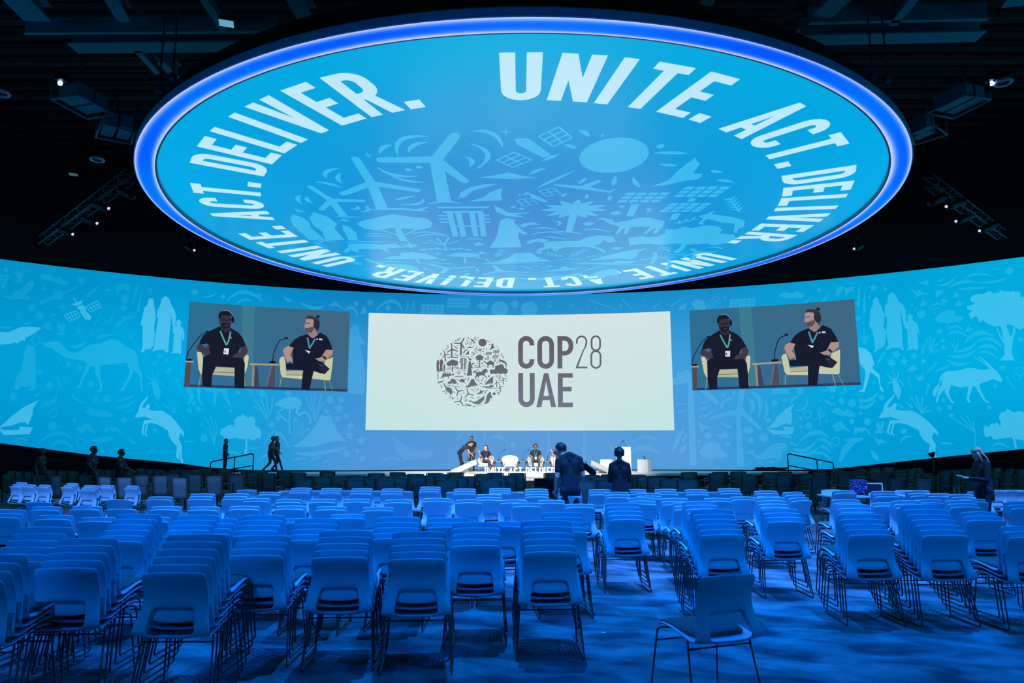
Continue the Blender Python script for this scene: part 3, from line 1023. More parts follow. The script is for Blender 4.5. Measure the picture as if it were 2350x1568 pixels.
def right_pat(a):
    a.stroke([(318, 580), (340, 310)], 30, 18).stroke([(392, 660), (402, 370)], 38, 5).star(510, 350, 58, 5, 0.42).star(60, 435, 46).star(915, 508, 20).star(385, 775, 30)
    a.poly([(155, 350), (275, 335), (260, 400), (225, 385), (165, 450)]).poly([(615, 290), (660, 350), (705, 360), (655, 380), (625, 440), (640, 370)]).poly([(950, 350), (1040, 400), (1070, 370), (1110, 410), (1195, 425), (1070, 445), (1030, 480), (1020, 430)]).poly([(1265, 385), (1385, 385), (1340, 430), (1275, 480)]).poly([(1040, 280), (1130, 275), (1170, 240), (1190, 320), (1110, 310)]).poly([(290, 700), (370, 705), (310, 760)])
    for x, y, r in ((1130, 540, 56), (1380, 520, 44), (1530, 440, 52), (1560, 550, 56), (1320, 880, 46), (1680, 860, 52), (1360, 1000, 36), (1370, 1080, 40)):
        a.poly([(x - r, y + r * 0.7), (x - r * 0.7, y - r * 0.1), (x, y - r), (x + r * 0.1, y - r * 0.1), (x + r, y - r * 0.4), (x + r * 0.4, y + r * 0.5)])
    for q in (((1270, 280), (1340, 262), (1390, 220), 24), ((1280, 320), (1420, 305), (1520, 205), 34), ((1630, 245), (1780, 185), (1980, 220), 30), ((1410, 362), (1600, 285), (1780, 290), 40), ((1780, 290), (1980, 285), (2150, 240), 34), ((1530, 375), (1700, 365), (1910, 350), 32), ((1170, 625), (1280, 550), (1400, 595), 22), ((1210, 640), (1260, 610), (1320, 605), 14), ((1420, 870), (1520, 825), (1615, 890), 26), ((1405, 935), (1530, 895), (1670, 960), 34), ((1620, 1035), (1790, 910), (1990, 955), 52), ((1480, 1130), (1650, 1110), (1780, 1010), 44), ((1780, 1010), (1950, 985), (2085, 1105), 48), ((1420, 1180), (1600, 1195), (1760, 1110), 50), ((1760, 1110), (1920, 1065), (2040, 1145), 46), ((1780, 1160), (1900, 1145), (2030, 1222), 30), ((1410, 1235), (1530, 1290), (1690, 1270), 48)):
        a.arc(*q)
    a.ell(2175, 152, 54, 44).flower(1095, 680, 62, 9).ell(455, 458, 16).ell(985, 565, 14).ell(1020, 620, 14).ell(1258, 662, 12)
    a.poly([(1255, 740), (1290, 690), (1330, 660), (1380, 640), (1430, 615), (1500, 640), (1510, 690), (1620, 720), (1560, 770), (1400, 790), (1300, 780)]).stroke([(1425, 790), (1430, 865)], 10)
    for d in ((1150, 970), (1200, 950), (1260, 970), (1290, 1040), (1320, 1120), (1240, 1000)):
        a.stroke([(1200, 1150), ((1200 + d[0]) / 2, (1150 + d[1]) / 2 - 15), d], 12, 20)
    for d in ((1440, 990), (1490, 980), (1550, 1000), (1580, 1060)):
        a.stroke([(1510, 1140), ((1510 + d[0]) / 2, 1060), d], 12, 6)
    for d in ((330, 900), (390, 850), (440, 930), (480, 980)):
        a.stroke([(395, 1040), ((395 + d[0]) / 2, 950), d], 18, 8)
    a.sprig((550, 1290), (630, 1150), 5, 30).sprig((1110, 1170), (1130, 1040), 5, 24)
    a.star(785, 1170, 66, 5, 0.5, 0.3).star(1000, 1190, 58, 5, 0.4, 0.2).star(2310, 990, 50, 5, 0.4)


one('pattern_print', W6, None, 0.22, right_pat)


def right_low(a):
    a.star(880, 130, 58, 5, 0.42).star(725, 145, 66, 6, 0.45).star(0, 460, 70, 5, 0.45).star(1360, 605, 42, 5, 0.3).star(1305, 715, 52, 5, 0.35).star(1435, 690, 44, 5, 0.4).star(1455, 795, 44, 5, 0.4).star(1995, 435, 42, 5, 0.3).star(1920, 700, 42, 5, 0.35).star(2085, 215, 52, 5, 0.4)
    a.poly([(910, 255), (950, 200), (1010, 165), (1020, 205), (1065, 210), (1000, 250)]).poly([(995, 315), (1050, 325), (1115, 290), (1120, 350), (1070, 380)]).poly([(1085, 150), (1110, 95), (1155, 125), (1110, 165)])
    a.sprig((1160, 280), (1270, 150), 6, 34).sprig((1260, 255), (1430, 190), 7, 32).sprig((1150, 550), (1180, 410), 6, 24).sprig((560, 160), (640, 30), 5, 30).sprig((1090, 60), (1110, -30), 4, 22).sprig((930, 300), (960, 460), 6, 22).sprig((2120, 310), (2230, 470), 6, 28)
    for d in ((960, 570), (1020, 550), (1100, 570), (1160, 680), (1215, 735)):
        a.stroke([(1090, 770), ((1090 + d[0]) / 2, (770 + d[1]) / 2 - 10), d], 14, 22)
    a.stroke([(780, 635), (860, 700)], 6, 30).stroke([(890, 620), (985, 700)], 6, 34)
    a.arc((335, 605), (450, 600), (560, 515), 46).arc((320, 685), (430, 680), (525, 595), 46)
    for x, y, r in ((110, 612, 36), (240, 640, 50), (345, 762, 18)):
        a.ell(x, y, r)
    for x, y, r in ((235, 862, 36), (425, 865, 52), (870, 985, 40), (600, 572, 40)):
        a.flower(x, y, r, 7)
    a.poly([(0, 740), (20, 700), (80, 700), (130, 740), (180, 710), (230, 735), (280, 770), (275, 800), (200, 805), (80, 780)])
    a.poly([(500, 985), (550, 970), (530, 890), (560, 870), (590, 920), (605, 840), (632, 890), (600, 975), (645, 985), (590, 1010), (530, 1008)])
    a.poly([(5, 930), (60, 870), (110, 860), (160, 930), (220, 990), (130, 960), (80, 940), (50, 990)]).poly([(255, 1025), (270, 930), (390, 940), (440, 970), (480, 1055), (400, 970), (340, 1000), (300, 960)])
    a.ringo(35, 1105, 54, 12)
    a.poly([(75, 1330), (110, 1200), (200, 1100), (130, 1090), (250, 1060), (390, 1070), (260, 1140), (150, 1250), (90, 1340)]).poly([(510, 1050), (560, 1090), (600, 1080), (670, 1130), (590, 1130), (560, 1165)])
    a.arc((820, 1150), (880, 1060), (980, 1060), 26).arc((470, 1210), (520, 1290), (560, 1340), 60).arc((1310, 1140), (1390, 1135), (1480, 1145), 30).arc((1940, 1190), (2040, 1140), (2160, 1200), 28)
    for d in ((1480, 830), (1560, 800), (1650, 800), (1720, 860)):
        a.stroke([(1745, 1170), (1745, 1000), d], 10, 12)
    a.ringo(2300, 260, 60, 8).ringo(2260, 330, 44, 7)


one('pattern_print', W7, None, 0.26, right_low)


def top_strip(a):
    a.grid((968, 697), (1021, 699), (1018, 722), (964, 720), 5, 3, 0.16).grid((1027, 684), (1080, 685), (1078, 708), (1024, 707), 6, 3, 0.16).grid((1676, 690), (1736, 687), (1733, 706), (1672, 710), 6, 3, 0.16)
    a.ell(1147, 711, 20, 19).ell(1215, 711, 19, 18).ell(1182, 699, 9)
    a.outline_grid((1612, 705), (1645, 683), (1655, 695), (1622, 716), 4, 2, 1.4).poly([(1586, 700), (1598, 690), (1616, 693), (1622, 714), (1600, 718)])
    a.poly([(1786, 682), (1800, 675), (1818, 678), (1830, 672), (1847, 680), (1840, 688), (1800, 688)]).ell(1880, 670, 5)
    a.stroke([(1352, 690), (1416, 714)], 4, 2).stroke([(1428, 690), (1450, 710)], 4, 2).stroke([(1500, 712), (1518, 690)], 3, 1).stroke([(1540, 706), (1570, 686)], 3, 1).stroke([(1843, 704), (1866, 684)], 4, 1).stroke([(1884, 702), (1906, 674)], 5, 1)
    a.star(1312, 703, 6, 8, 0.3).star(1425, 704, 8).star(1480, 693, 5).star(1664, 686, 7).star(1920, 680, 8).star(1370, 709, 5).ringo(1262, 699, 7, 2.5).ringo(1350, 705, 3, 1)
    a.arc((862, 712), (900, 690), (925, 716), 8).star(850, 693, 8, 5, 0.5).flower(891, 706, 8, 6).arc((930, 716), (936, 700), (932, 686), 3).arc((946, 716), (950, 700), (948, 688), 3)
    a.poly([(1095, 702), (1106, 694), (1112, 700), (1122, 694), (1118, 708), (1106, 712)]).poly([(1556, 716), (1562, 704), (1576, 698), (1574, 712)])
    a.arc((520, 690), (560, 668), (605, 692), 9).arc((540, 698), (560, 686), (580, 690), 5).arc((690, 693), (720, 706), (745, 700), 8).poly([(648, 676), (660, 682), (674, 690), (660, 692)]).poly([(755, 700), (770, 690), (790, 708), (772, 702)]).flower(595, 676, 6, 6).flower(512, 678, 6, 6).flower(818, 696, 7, 6).flower(850, 694, 8, 6)
    a.poly([(437, 664), (452, 662), (456, 670), (446, 676)]).arc((465, 678), (482, 678), (498, 670), 4).arc((790, 712), (810, 706), (822, 728), 8).poly([(826, 718), (836, 702), (842, 712), (838, 722)])
    a.poly([(1920, 665), (1940, 662), (1932, 674), (1922, 684)])


one('pattern_print', PXID, None, 0.22, top_strip)
# more pale motifs between the pictures
one('woman_print', PXID, [(803, 760), (812, 742), (822, 748), (826, 770), (836, 782), (838, 790), (826, 790), (838, 850), (836, 905), (800, 902), (800, 800)], 0.20)
one('turbine_print', PXID, [(1552, 860), (1580, 850), (1580, 868), (1552, 876)], 0.18)



def under_white(a):
    for x0, x1, y1 in ((1073, 1079, 1000), (1254, 1261, 1043), (1336, 1344, 1060), (1142, 1147, 1008), (1109, 1114, 1012)):
        a.poly([(x0, 992), (x1, 992), (x1 + 1, y1), (x0, y1)])
    a.arc((1122, 1010), (1142, 1002), (1166, 1017), 7).arc((900, 1000), (940, 1040), (990, 1035), 26).arc((1390, 1000), (1402, 1030), (1412, 1040), 5).ell(1176, 1022, 7).star(1188, 1004, 7)
    a.poly([(1045, 1010), (1058, 992), (1066, 992), (1050, 1012)]).poly([(900, 1022), (960, 1040), (995, 1030), (985, 1052), (925, 1056)])
    a.arc((1440, 1050), (1470, 1030), (1520, 1045), 10).arc((1450, 1015), (1480, 1005), (1510, 1012), 8).flower(1490, 1030, 9, 7).arc((870, 1060), (900, 1050), (930, 1064), 6)


one('pattern_print', PXID, None, 0.14, under_white)

# ------------------------------------------------------------------ live camera pictures on the wall
FZ = zoomed(420, 680, 400 / 2350.0)


def quad_map(A, B, C, D):
    a, b, c, d = (on_wall(*q) for q in (A, B, C, D))
    az0, az1 = (a[0] + d[0]) / 2, (b[0] + c[0]) / 2
    return az0, az1, a[1], b[1], c[1], d[1]


QL = quad_map((435, 690), (803, 715), (797, 898), (421, 885))
QR = quad_map((1582, 716), (1960, 692), (1976, 888), (1589, 899))


def uv_of(q, px, py):
    az, z = on_wall(px, py)
    u = (az - q[0]) / (q[1] - q[0])
    t, bt = q[2] * (1 - u) + q[3] * u, q[5] * (1 - u) + q[4] * u
    return u, (z - bt) / (t - bt)


def quad_xyz(q, u, v, off):
    u, v = min(max(u, 0), 1), min(max(v, 0), 1)
    t, bt = q[2] * (1 - u) + q[3] * u, q[5] * (1 - u) + q[4] * u
    return wall_xyz(q[0] + (q[1] - q[0]) * u, bt + (t - bt) * v, off)


def panel(name, q, colf, off, nx=24):
    v, f, c = [], [], []
    for i in range(nx + 1):
        for j in range(3):
            v.append(quad_xyz(q, i / nx, j / 2, off))
            c.append(colf(i / nx, j / 2))
            if i and j:
                k = 3 * i + j
                f.append((k - 4, k - 3, k, k - 1))
    return wall_part(name, v, f, c)


BODY, SKIN1, SKIN2 = (23, 27, 44), (66, 58, 68), (172, 142, 130)
CREAM_P, WOOD_P = (196, 200, 166), (150, 132, 108)
MAN1 = [('p', BODY, [(490, 410), (640, 430), (740, 490), (800, 560), (850, 680), (770, 700), (740, 750), (800, 830), (830, 900), (820, 1235), (690, 1225), (690, 960), (440, 945), (390, 1050), (375, 1222), (255, 1205), (250, 1050), (270, 820), (350, 760), (330, 640), (210, 655), (230, 600), (270, 530), (340, 480)]),
        ('p', SKIN1, [(200, 640), (280, 670), (300, 700), (358, 648), (345, 720), (370, 770), (310, 800), (250, 760), (175, 710)]),
        ('p', SKIN1, [(780, 690), (850, 675), (875, 740), (850, 790), (800, 840), (745, 825), (700, 830), (650, 825), (700, 775), (770, 760)]),
        ('p', (48, 44, 56), [(500, 410), (640, 420), (625, 480), (560, 490), (510, 465)]),
        ('e', (56, 50, 62), (570, 340, 84, 106)),
        ('p', (24, 24, 38), [(475, 310), (480, 250), (510, 215), (560, 203), (630, 215), (665, 260), (670, 320), (645, 270), (520, 265), (500, 320)]),
        ('p', (30, 28, 40), [(505, 380), (570, 368), (640, 385), (632, 425), (570, 452), (518, 425)]),
        ('s', (28, 28, 40), [(515, 328), (580, 335), (650, 330)], 12), ('s', (80, 66, 76), [(560, 402), (615, 402)], 10),
        ('s', (120, 132, 152), [(540, 210), (600, 205), (650, 240), (680, 300)], 9), ('e', (20, 22, 36), (668, 330, 18, 46)),
        ('s', (84, 168, 168), [(500, 482), (545, 590), (580, 668)], 20), ('s', (84, 168, 168), [(640, 490), (615, 600), (585, 668)], 20),
        ('p', (214, 220, 244), [(550, 710), (618, 715), (605, 795), (540, 785)]), ('s', (40, 44, 70), [(560, 740), (565, 770)], 14), ('s', (200, 200, 220), [(625, 560), (655, 578)], 9)]
MAN2 = [('p', BODY, [(1670, 520), (1760, 575), (1850, 498), (1940, 550), (1990, 650), (2015, 735), (1925, 738), (1890, 820), (1780, 850), (1880, 900), (1975, 985), (1905, 1055), (1760, 1010), (1735, 1100), (1700, 1262), (1590, 1252), (1615, 1000), (1390, 985), (1385, 910), (1480, 900), (1470, 720), (1420, 680), (1500, 590), (1570, 550)]),
        ('p', (36, 38, 58), [(1835, 925), (1900, 940), (1970, 985), (1905, 1055), (1860, 1000)]), ('s', (80, 92, 124), [(1835, 925), (1890, 950)], 10),
        ('p', (150, 124, 122), [(1680, 480), (1800, 470), (1812, 535), (1745, 580), (1700, 545)]),
        ('p', (168, 142, 140), [(1655, 320), (1700, 300), (1770, 310), (1800, 380), (1790, 460), (1740, 500), (1670, 490), (1640, 440), (1636, 410), (1650, 380)]),
        ('p', (60, 52, 60), [(1650, 320), (1680, 278), (1740, 282), (1800, 300), (1840, 350), (1840, 440), (1800, 495), (1775, 400), (1755, 330), (1700, 318)]),
        ('p', (94, 76, 82), [(1640, 445), (1690, 440), (1760, 425), (1765, 470), (1720, 508), (1665, 490)]), ('s', (70, 56, 62), [(1660, 378), (1710, 380)], 11),
        ('e', (42, 42, 58), (1800, 400, 44, 66)), ('e', (36, 36, 50), (1820, 296, 24, 22)),
        ('p', SKIN2, [(1420, 680), (1490, 710), (1440, 800), (1470, 850), (1475, 925), (1450, 880), (1400, 900), (1370, 830), (1345, 750), (1360, 710)]),
        ('p', SKIN2, [(1925, 735), (2020, 740), (2010, 800), (1900, 890), (1830, 885), (1780, 852), (1860, 835)]), ('s', (48, 46, 60), [(1885, 820), (1925, 860)], 30),
        ('s', (74, 140, 168), [(1675, 570), (1690, 650), (1705, 720)], 22), ('s', (74, 140, 168), [(1782, 592), (1740, 660), (1700, 720)], 22),
        ('p', (216, 220, 240), [(1640, 740), (1715, 760), (1695, 788)]), ('s', (190, 195, 205), [(1795, 602), (1815, 600)], 18), ('s', (205, 210, 215), [(1832, 600), (1875, 606)], 22)]
CH1 = [('p', CREAM_P, [(185, 740), (240, 745), (265, 800), (265, 1040), (235, 1042), (205, 960)]), ('p', CREAM_P, [(885, 800), (862, 782), (830, 800), (818, 860), (830, 1040), (870, 930)]),
       ('p', (176, 182, 150), [(440, 945), (690, 955), (700, 1072), (395, 1045)]), ('s', (90, 100, 96), [(398, 1012), (698, 1025)], 8), ('s', (150, 152, 130), [(240, 1040), (205, 1212)], 10), ('s', (150, 152, 130), [(822, 1075), (832, 1237)], 10)]
CH2 = [('p', CREAM_P, [(1295, 850), (1320, 815), (1360, 808), (1380, 900), (1385, 1000), (1620, 1000), (1605, 1112), (1340, 1088), (1315, 1050)]), ('p', CREAM_P, [(1885, 950), (1920, 860), (2022, 820), (2015, 900), (1985, 1120), (1960, 1132), (1740, 1108), (1750, 1005), (1860, 1040)]),
       ('p', (172, 178, 148), [(1380, 1000), (1610, 998), (1610, 1058), (1395, 1050)]), ('s', (92, 100, 92), [(1385, 1056), (1610, 1062)], 8), ('s', (150, 152, 130), [(1322, 1090), (1295, 1257)], 10), ('s', (150, 152, 130), [(1900, 1122), (1920, 1277)], 10), ('s', (140, 142, 122), [(1968, 1132), (2015, 1282)], 9), ('s', (96, 104, 100), [(1410, 1105), (1380, 1257)], 9)]
TB1 = [('p', (84, 74, 80), [(38, 880), (108, 885), (80, 1202), (15, 1196)]), ('s', (170, 160, 130), [(30, 868), (138, 875)], 20)]
TB2 = [('s', (168, 158, 128), [(900, 908), (1290, 918)], 22), ('p', WOOD_P, [(930, 920), (962, 925), (950, 1242), (918, 1240)]), ('p', (60, 68, 92), [(970, 930), (1000, 940), (1028, 1212), (1018, 1245), (952, 1242)]), ('p', (78, 76, 94), [(1195, 930), (1238, 932), (1228, 1252), (1112, 1244)]), ('s', (130, 115, 105), [(1195, 935), (1112, 1240)], 10)]
MC = [('s', (18, 22, 38), [(40, 830), (70, 740), (150, 630), (240, 520), (335, 476)], 11), ('e', (18, 22, 38), (325, 478, 22, 12)), ('s', (18, 22, 38), [(1205, 880), (1215, 790), (1255, 680), (1300, 600), (1400, 568)], 11), ('e', (18, 22, 38), (1392, 570, 24, 13)), ('e', (18, 22, 38), (1205, 890, 52, 16)), ('e', (18, 22, 38), (75, 855, 50, 14))]
BACK = [('p', (60, 122, 142), [(800, 108), (972, 118), (935, 1240), (790, 1230)]), ('p', (44, 60, 92), [(0, 1172), (2230, 1250), (2230, 1310), (0, 1240)])]


def feed_pic(name, q, shapes, off, parent):
    v, f, c = [], [], []
    dim = 1.0
    for sh in shapes:
        a = Art(FZ)
        if sh[0] == 'p':
            a.poly(sh[2])
        elif sh[0] == 'e':
            a.ell(*sh[2], n=18)
        else:
            a.stroke(sh[2], sh[3])
        for pl in a.polys:
            k = len(v)
            for p in pl:
                u, w = uv_of(QL, *FZ(*p))
                v.append(quad_xyz(q, u, w, off))
                c.append(sh[1])
            f.append(tuple(range(k, len(v))))
        off += 0.02
    return wall_part(name, v, f, c, parent)


def feed_bg(u, v):
    a = (44, 110, 146), (66, 102, 126)
    b = (46, 110, 150), (58, 104, 138)
    lo = [a[0][k] * (1 - u) + a[1][k] * u for k in range(3)]
    hi = [b[0][k] * (1 - u) + b[1][k] * u for k in range(3)]
    return [lo[k] * v + hi[k] * (1 - v) for k in range(3)]


for q in (QL, QR):
    cp = panel('camera_picture', q, feed_bg, 0.18)
    feed_pic('background_print', q, BACK, 0.22, cp)
    for nm, sh, o in (('armchair_print', CH1, 0.30), ('armchair_print', CH2, 0.30), ('table_print', TB1, 0.30), ('table_print', TB2, 0.30), ('microphone_print', MC, 0.46), ('seated_man_print', MAN1, 0.54), ('seated_man_print', MAN2, 0.54)):
        feed_pic(nm, q, sh, o, cp)

# white picture with the emblem
QW = quad_map((846, 718), (1537, 718), (1548, 990), (838, 986))
white_panel = panel('white_picture', QW, lambda u, v: [204 + 8 * v - 10 * abs(u - 0.5) * 2 * (1 - v), 228, 226 + 3 * v], 0.22, 40)


def flat_on_wall(name, polys, to_px, colf, off, parent):
    v, f, c = [], [], []
    for pl in polys:
        k = len(v)
        for p in pl:
            q = to_px(*p)
            az, z = on_wall(*q)
            v.append(wall_xyz(az, z, off))
            c.append(colf(*q))
        f.append(tuple(range(k, len(v))))
    return wall_part(name, v, f, c, parent)


INK = lambda x, y: (98 + (y - 770) * 0.06, 92 + (y - 770) * 0.14, 104 + (y - 770) * 0.17)
TZ = zoomed(1175, 760, 220 / 1816.0)
for ch, x0, x1, y0, y1, s in (('C', 115, 422, 110, 728, 92), ('O', 478, 796, 112, 732, 92), ('P', 860, 1162, 118, 726, 92), ('2', 1210, 1426, 106, 726, 33), ('8', 1484, 1692, 104, 736, 34), ('U', 114, 426, 806, 1450, 93), ('A', 455, 830, 812, 1450, 96), ('E', 864, 1148, 814, 1454, 94)):
    hh = y1 - y0
    g = glyph(ch, (x1 - x0) / hh, s / hh)
    flat_on_wall('letter_print', [[(x0 + a * hh, y1 - b * hh) for a, b in pl] for pl in g], TZ, INK, 0.30, white_panel)

# ------------------------------------------------------------------ the emblem globe (shared drawing)


def turbine(a, hub, blades, w, base=None, w1=None):
    for b in blades:
        m_ = ((hub[0] + b[0]) / 2, (hub[1] + b[1]) / 2)
        a.stroke([hub, m_, b], w, w * 0.8)
        a.ell(b[0], b[1], w * 0.40, n=10)
    a.ell(hub[0], hub[1], w * 0.62, n=12)
    if base:
        a.stroke([hub, base], w * 1.05, w1 or w * 1.4)


def globe(a):
    turbine(a, (595, 212), [(652, 115), (462, 213), (655, 316)], 30, (587, 445), 40)
    turbine(a, (410, 328), [(402, 208), (522, 370), (316, 390)], 26, (402, 492), 34)
    turbine(a, (272, 430), [(242, 347), (360, 435), (224, 495)], 20, (275, 545), 26)
    a.arc((535, 458), (590, 440), (635, 456), 14).arc((350, 500), (450, 490), (540, 514), 16).arc((250, 546), (285, 552), (322, 549), 10)
    a.ell(1022, 200, 82, 77, 28)
    a.poly([(783, 128), (815, 125), (845, 160), (870, 190), (855, 206), (825, 180), (790, 150)]).poly([(848, 222), (866, 195), (893, 188), (875, 210)])
    a.outline_grid((838, 118), (880, 84), (914, 124), (874, 158), 2, 3, 5).outline_grid((742, 214), (784, 180), (826, 214), (780, 248), 2, 3, 5)
    a.poly([(820, 385), (850, 405), (880, 440), (868, 446), (835, 420)]).poly([(805, 405), (818, 380), (832, 390)]).outline_grid((850, 372), (890, 356), (912, 392), (872, 408), 2, 2, 4).outline_grid((792, 432), (830, 418), (852, 456), (812, 474), 2, 2, 4)
    a.poly([(885, 335), (920, 338), (960, 345), (1000, 313), (1014, 318), (985, 352), (1040, 375), (1052, 364), (1062, 366), (1045, 386), (960, 364), (895, 346)])
    a.poly([(1145, 352), (1185, 315), (1198, 260), (1205, 240), (1220, 203), (1226, 220), (1240, 232), (1238, 280), (1265, 283), (1262, 310), (1232, 318), (1190, 340)])
    a.poly([(628, 418), (640, 380), (670, 350), (700, 336), (742, 332), (710, 352), (675, 370), (648, 412)]).poly([(655, 440), (700, 412), (716, 384), (752, 353), (748, 400), (752, 434), (710, 436)])
    a.poly([(726, 465), (748, 490), (770, 520), (838, 518), (790, 536), (822, 558), (760, 545), (733, 515)])
    a.poly([(690, 300), (735, 287), (770, 273), (800, 288), (850, 302), (770, 307)])
    a.grid((1090, 383), (1215, 383), (1196, 451), (1072, 451), 4, 3, 0.2).grid((1240, 348), (1367, 348), (1346, 418), (1222, 418), 4, 3, 0.2).grid((1228, 452), (1350, 452), (1330, 521), (1208, 521), 4, 3, 0.2)
    a.stroke([(1131, 460), (1131, 552)], 22).stroke([(1283, 422), (1283, 446)], 18).stroke([(1268, 530), (1268, 580)], 22)
    for e in ((965, 428), (915, 438), (1007, 438), (878, 468), (1047, 468), (863, 503), (1057, 503), (884, 545), (1036, 548), (920, 562), (1002, 562)):
        a.arc((960, 495), ((960 + e[0]) / 2, (495 + e[1]) / 2), e, 26)
    a.stroke([(961, 500), (961, 692)], 24, 22)
    a.poly([(1030, 570), (1055, 560), (1082, 575), (1095, 602), (1130, 585), (1160, 562), (1190, 556), (1215, 575), (1245, 590), (1252, 640), (1245, 706), (1232, 706), (1234, 650), (1224, 660), (1215, 706), (1202, 706), (1214, 642), (1150, 642), (1152, 706), (1140, 708), (1136, 650), (1126, 665), (1123, 708), (1112, 708), (1117, 640), (1080, 612), (1058, 582)])
    a.poly([(1338, 552), (1360, 532), (1375, 505), (1372, 535), (1400, 545), (1440, 558), (1490, 588), (1508, 640), (1497, 660), (1505, 705), (1490, 690), (1478, 640), (1468, 615), (1420, 602), (1390, 582), (1372, 572), (1365, 595), (1375, 625), (1355, 612), (1358, 570)])
    a.poly([(1162, 748), (1200, 732), (1225, 742), (1255, 738), (1275, 700), (1265, 665), (1300, 668), (1320, 640), (1345, 655), (1380, 632), (1420, 635), (1450, 670), (1448, 705), (1500, 718), (1528, 765), (1505, 812), (1470, 838), (1440, 815), (1380, 828), (1330, 812), (1285, 832), (1240, 815), (1180, 832), (1170, 785)]).stroke([(1365, 820), (1368, 870), (1360, 930)], 14, 24)
    a.poly([(298, 612), (312, 590), (340, 572), (390, 545), (425, 528), (470, 550), (520, 562), (534, 600), (522, 645), (490, 662), (440, 655), (400, 645), (350, 668), (312, 652)]).stroke([(418, 650), (416, 700), (418, 778)], 18, 28).stroke([(416, 730), (385, 690), (360, 660)], 9).stroke([(418, 720), (450, 690), (480, 655)], 9)
    a.poly([(560, 474), (715, 474), (708, 487), (566, 487)]).poly([(575, 505), (692, 505), (692, 520), (575, 520)])
    for x in (594, 620, 660, 686):
        a.poly([(x - 9, 520), (x + 9, 520), (x + 9, 732), (x - 9, 732)])
    a.poly([(585, 625), (695, 625), (695, 637), (585, 637)])
    for y in (535, 562, 590):
        a.poly([(556, y), (586, y), (586, y + 12), (556, y + 12)]).poly([(694, y), (712, y), (712, y + 12), (694, y + 12)])
    a.poly([(742, 590), (752, 568), (768, 562), (786, 580), (785, 602), (800, 640), (806, 665), (798, 720), (812, 852), (700, 860), (716, 790), (730, 720), (735, 650)]).poly([(800, 640), (830, 710), (815, 712), (800, 690)]).poly([(800, 625), (815, 605), (845, 598), (870, 622), (835, 622), (812, 648)])
    a.poly([(825, 808), (838, 768), (870, 752), (902, 766), (890, 790), (940, 780), (1000, 780), (1022, 745), (1060, 718), (1110, 732), (1128, 790), (1106, 802), (1088, 772), (1078, 810), (1060, 842), (1100, 880), (1114, 940), (1096, 918), (1078, 882), (1035, 848), (960, 856), (935, 895), (958, 930), (925, 902), (915, 866), (882, 892), (884, 945), (863, 922), (870, 870), (890, 850), (885, 800), (862, 785), (845, 808)])
    a.poly([(104, 765), (98, 620), (110, 560), (130, 528), (150, 560), (155, 600), (146, 640), (150, 690), (157, 765)]).poly([(158, 765), (172, 680), (160, 620), (168, 560), (195, 512), (225, 548), (238, 605), (218, 650), (222, 765)]).poly([(235, 768), (242, 660), (252, 615), (268, 632), (277, 690), (266, 768)])
    a.poly([(183, 908), (212, 850), (225, 808), (280, 803), (340, 815), (382, 803), (407, 850), (380, 858), (345, 866), (345, 900), (352, 942), (335, 906), (320, 872), (245, 872), (235, 905), (252, 940), (225, 906), (215, 880), (195, 918)])
    a.poly([(312, 998), (345, 968), (375, 965), (385, 918), (430, 912), (470, 930), (492, 965), (512, 995), (490, 1018), (420, 1010), (330, 1018)]).stroke([(428, 1010), (432, 1076)], 10)
    a.poly([(538, 966), (575, 925), (620, 918), (655, 938), (662, 970), (640, 990), (600, 982), (560, 972)]).stroke([(606, 985), (604, 1082)], 9).stroke([(656, 960), (655, 1000), (685, 1010), (694, 1060)], 12, 8)
    a.poly([(655, 1087), (720, 1050), (770, 985), (790, 922), (805, 932), (825, 920), (847, 924), (870, 985), (930, 1052), (870, 1055), (790, 1062), (720, 1087)])
    a.poly([(1050, 1042), (1130, 950), (1180, 898), (1248, 866), (1226, 920), (1230, 970), (1215, 1028), (1180, 1010), (1120, 1025)]).poly([(1018, 1062), (1070, 1070), (1162, 1066), (1152, 1040), (1238, 1048), (1226, 1088), (1070, 1092)])
    turbine(a, (530, 1165), [(470, 1092), (632, 1147), (500, 1262)], 24)
    turbine(a, (730, 1215), [(710, 1122), (838, 1244), (667, 1288)], 24)
    turbine(a, (575, 1360), [(605, 1262), (452, 1380), (628, 1453)], 24)
    turbine(a, (1300, 990), [(1285, 927), (1368, 994), (1257, 1030)], 16, (1303, 1090), 18)
    turbine(a, (1435, 925), [(1405, 882), (1498, 918), (1402, 978)], 16, (1440, 1035), 18)
    turbine(a, (1372, 1075), [(1350, 1022), (1438, 1080), (1342, 1120)], 16, (1375, 1190), 20)
    a.stroke([(240, 1000), (262, 1045), (290, 1090)], 16, 30).poly([(275, 1085), (340, 1082), (400, 1108), (418, 1170), (412, 1212), (375, 1232), (355, 1200), (310, 1162), (283, 1130)]).stroke([(378, 1215), (372, 1268), (345, 1312)], 14, 9).stroke([(305, 1142), (255, 1165), (208, 1172)], 12, 8).stroke([(310, 1150), (285, 1190), (250, 1222)], 12, 7)
    a.poly([(733, 1372), (775, 1340), (790, 1355), (840, 1375), (900, 1360), (970, 1310), (1062, 1253), (1052, 1310), (1020, 1370), (960, 1412), (890, 1430), (830, 1402), (790, 1378)]).poly([(960, 1400), (935, 1430), (898, 1472), (935, 1450), (985, 1395)]).poly([(985, 1400), (995, 1440), (978, 1452)])
    a.poly([(1038, 1422), (1080, 1370), (1095, 1280), (1120, 1220), (1160, 1178), (1190, 1195), (1185, 1232), (1212, 1272), (1195, 1312), (1170, 1302), (1150, 1372), (1100, 1412)])
    a.poly([(878, 1228), (960, 1182), (972, 1128), (1002, 1160), (1078, 1148), (1010, 1190), (1038, 1232), (1000, 1206), (940, 1228)])
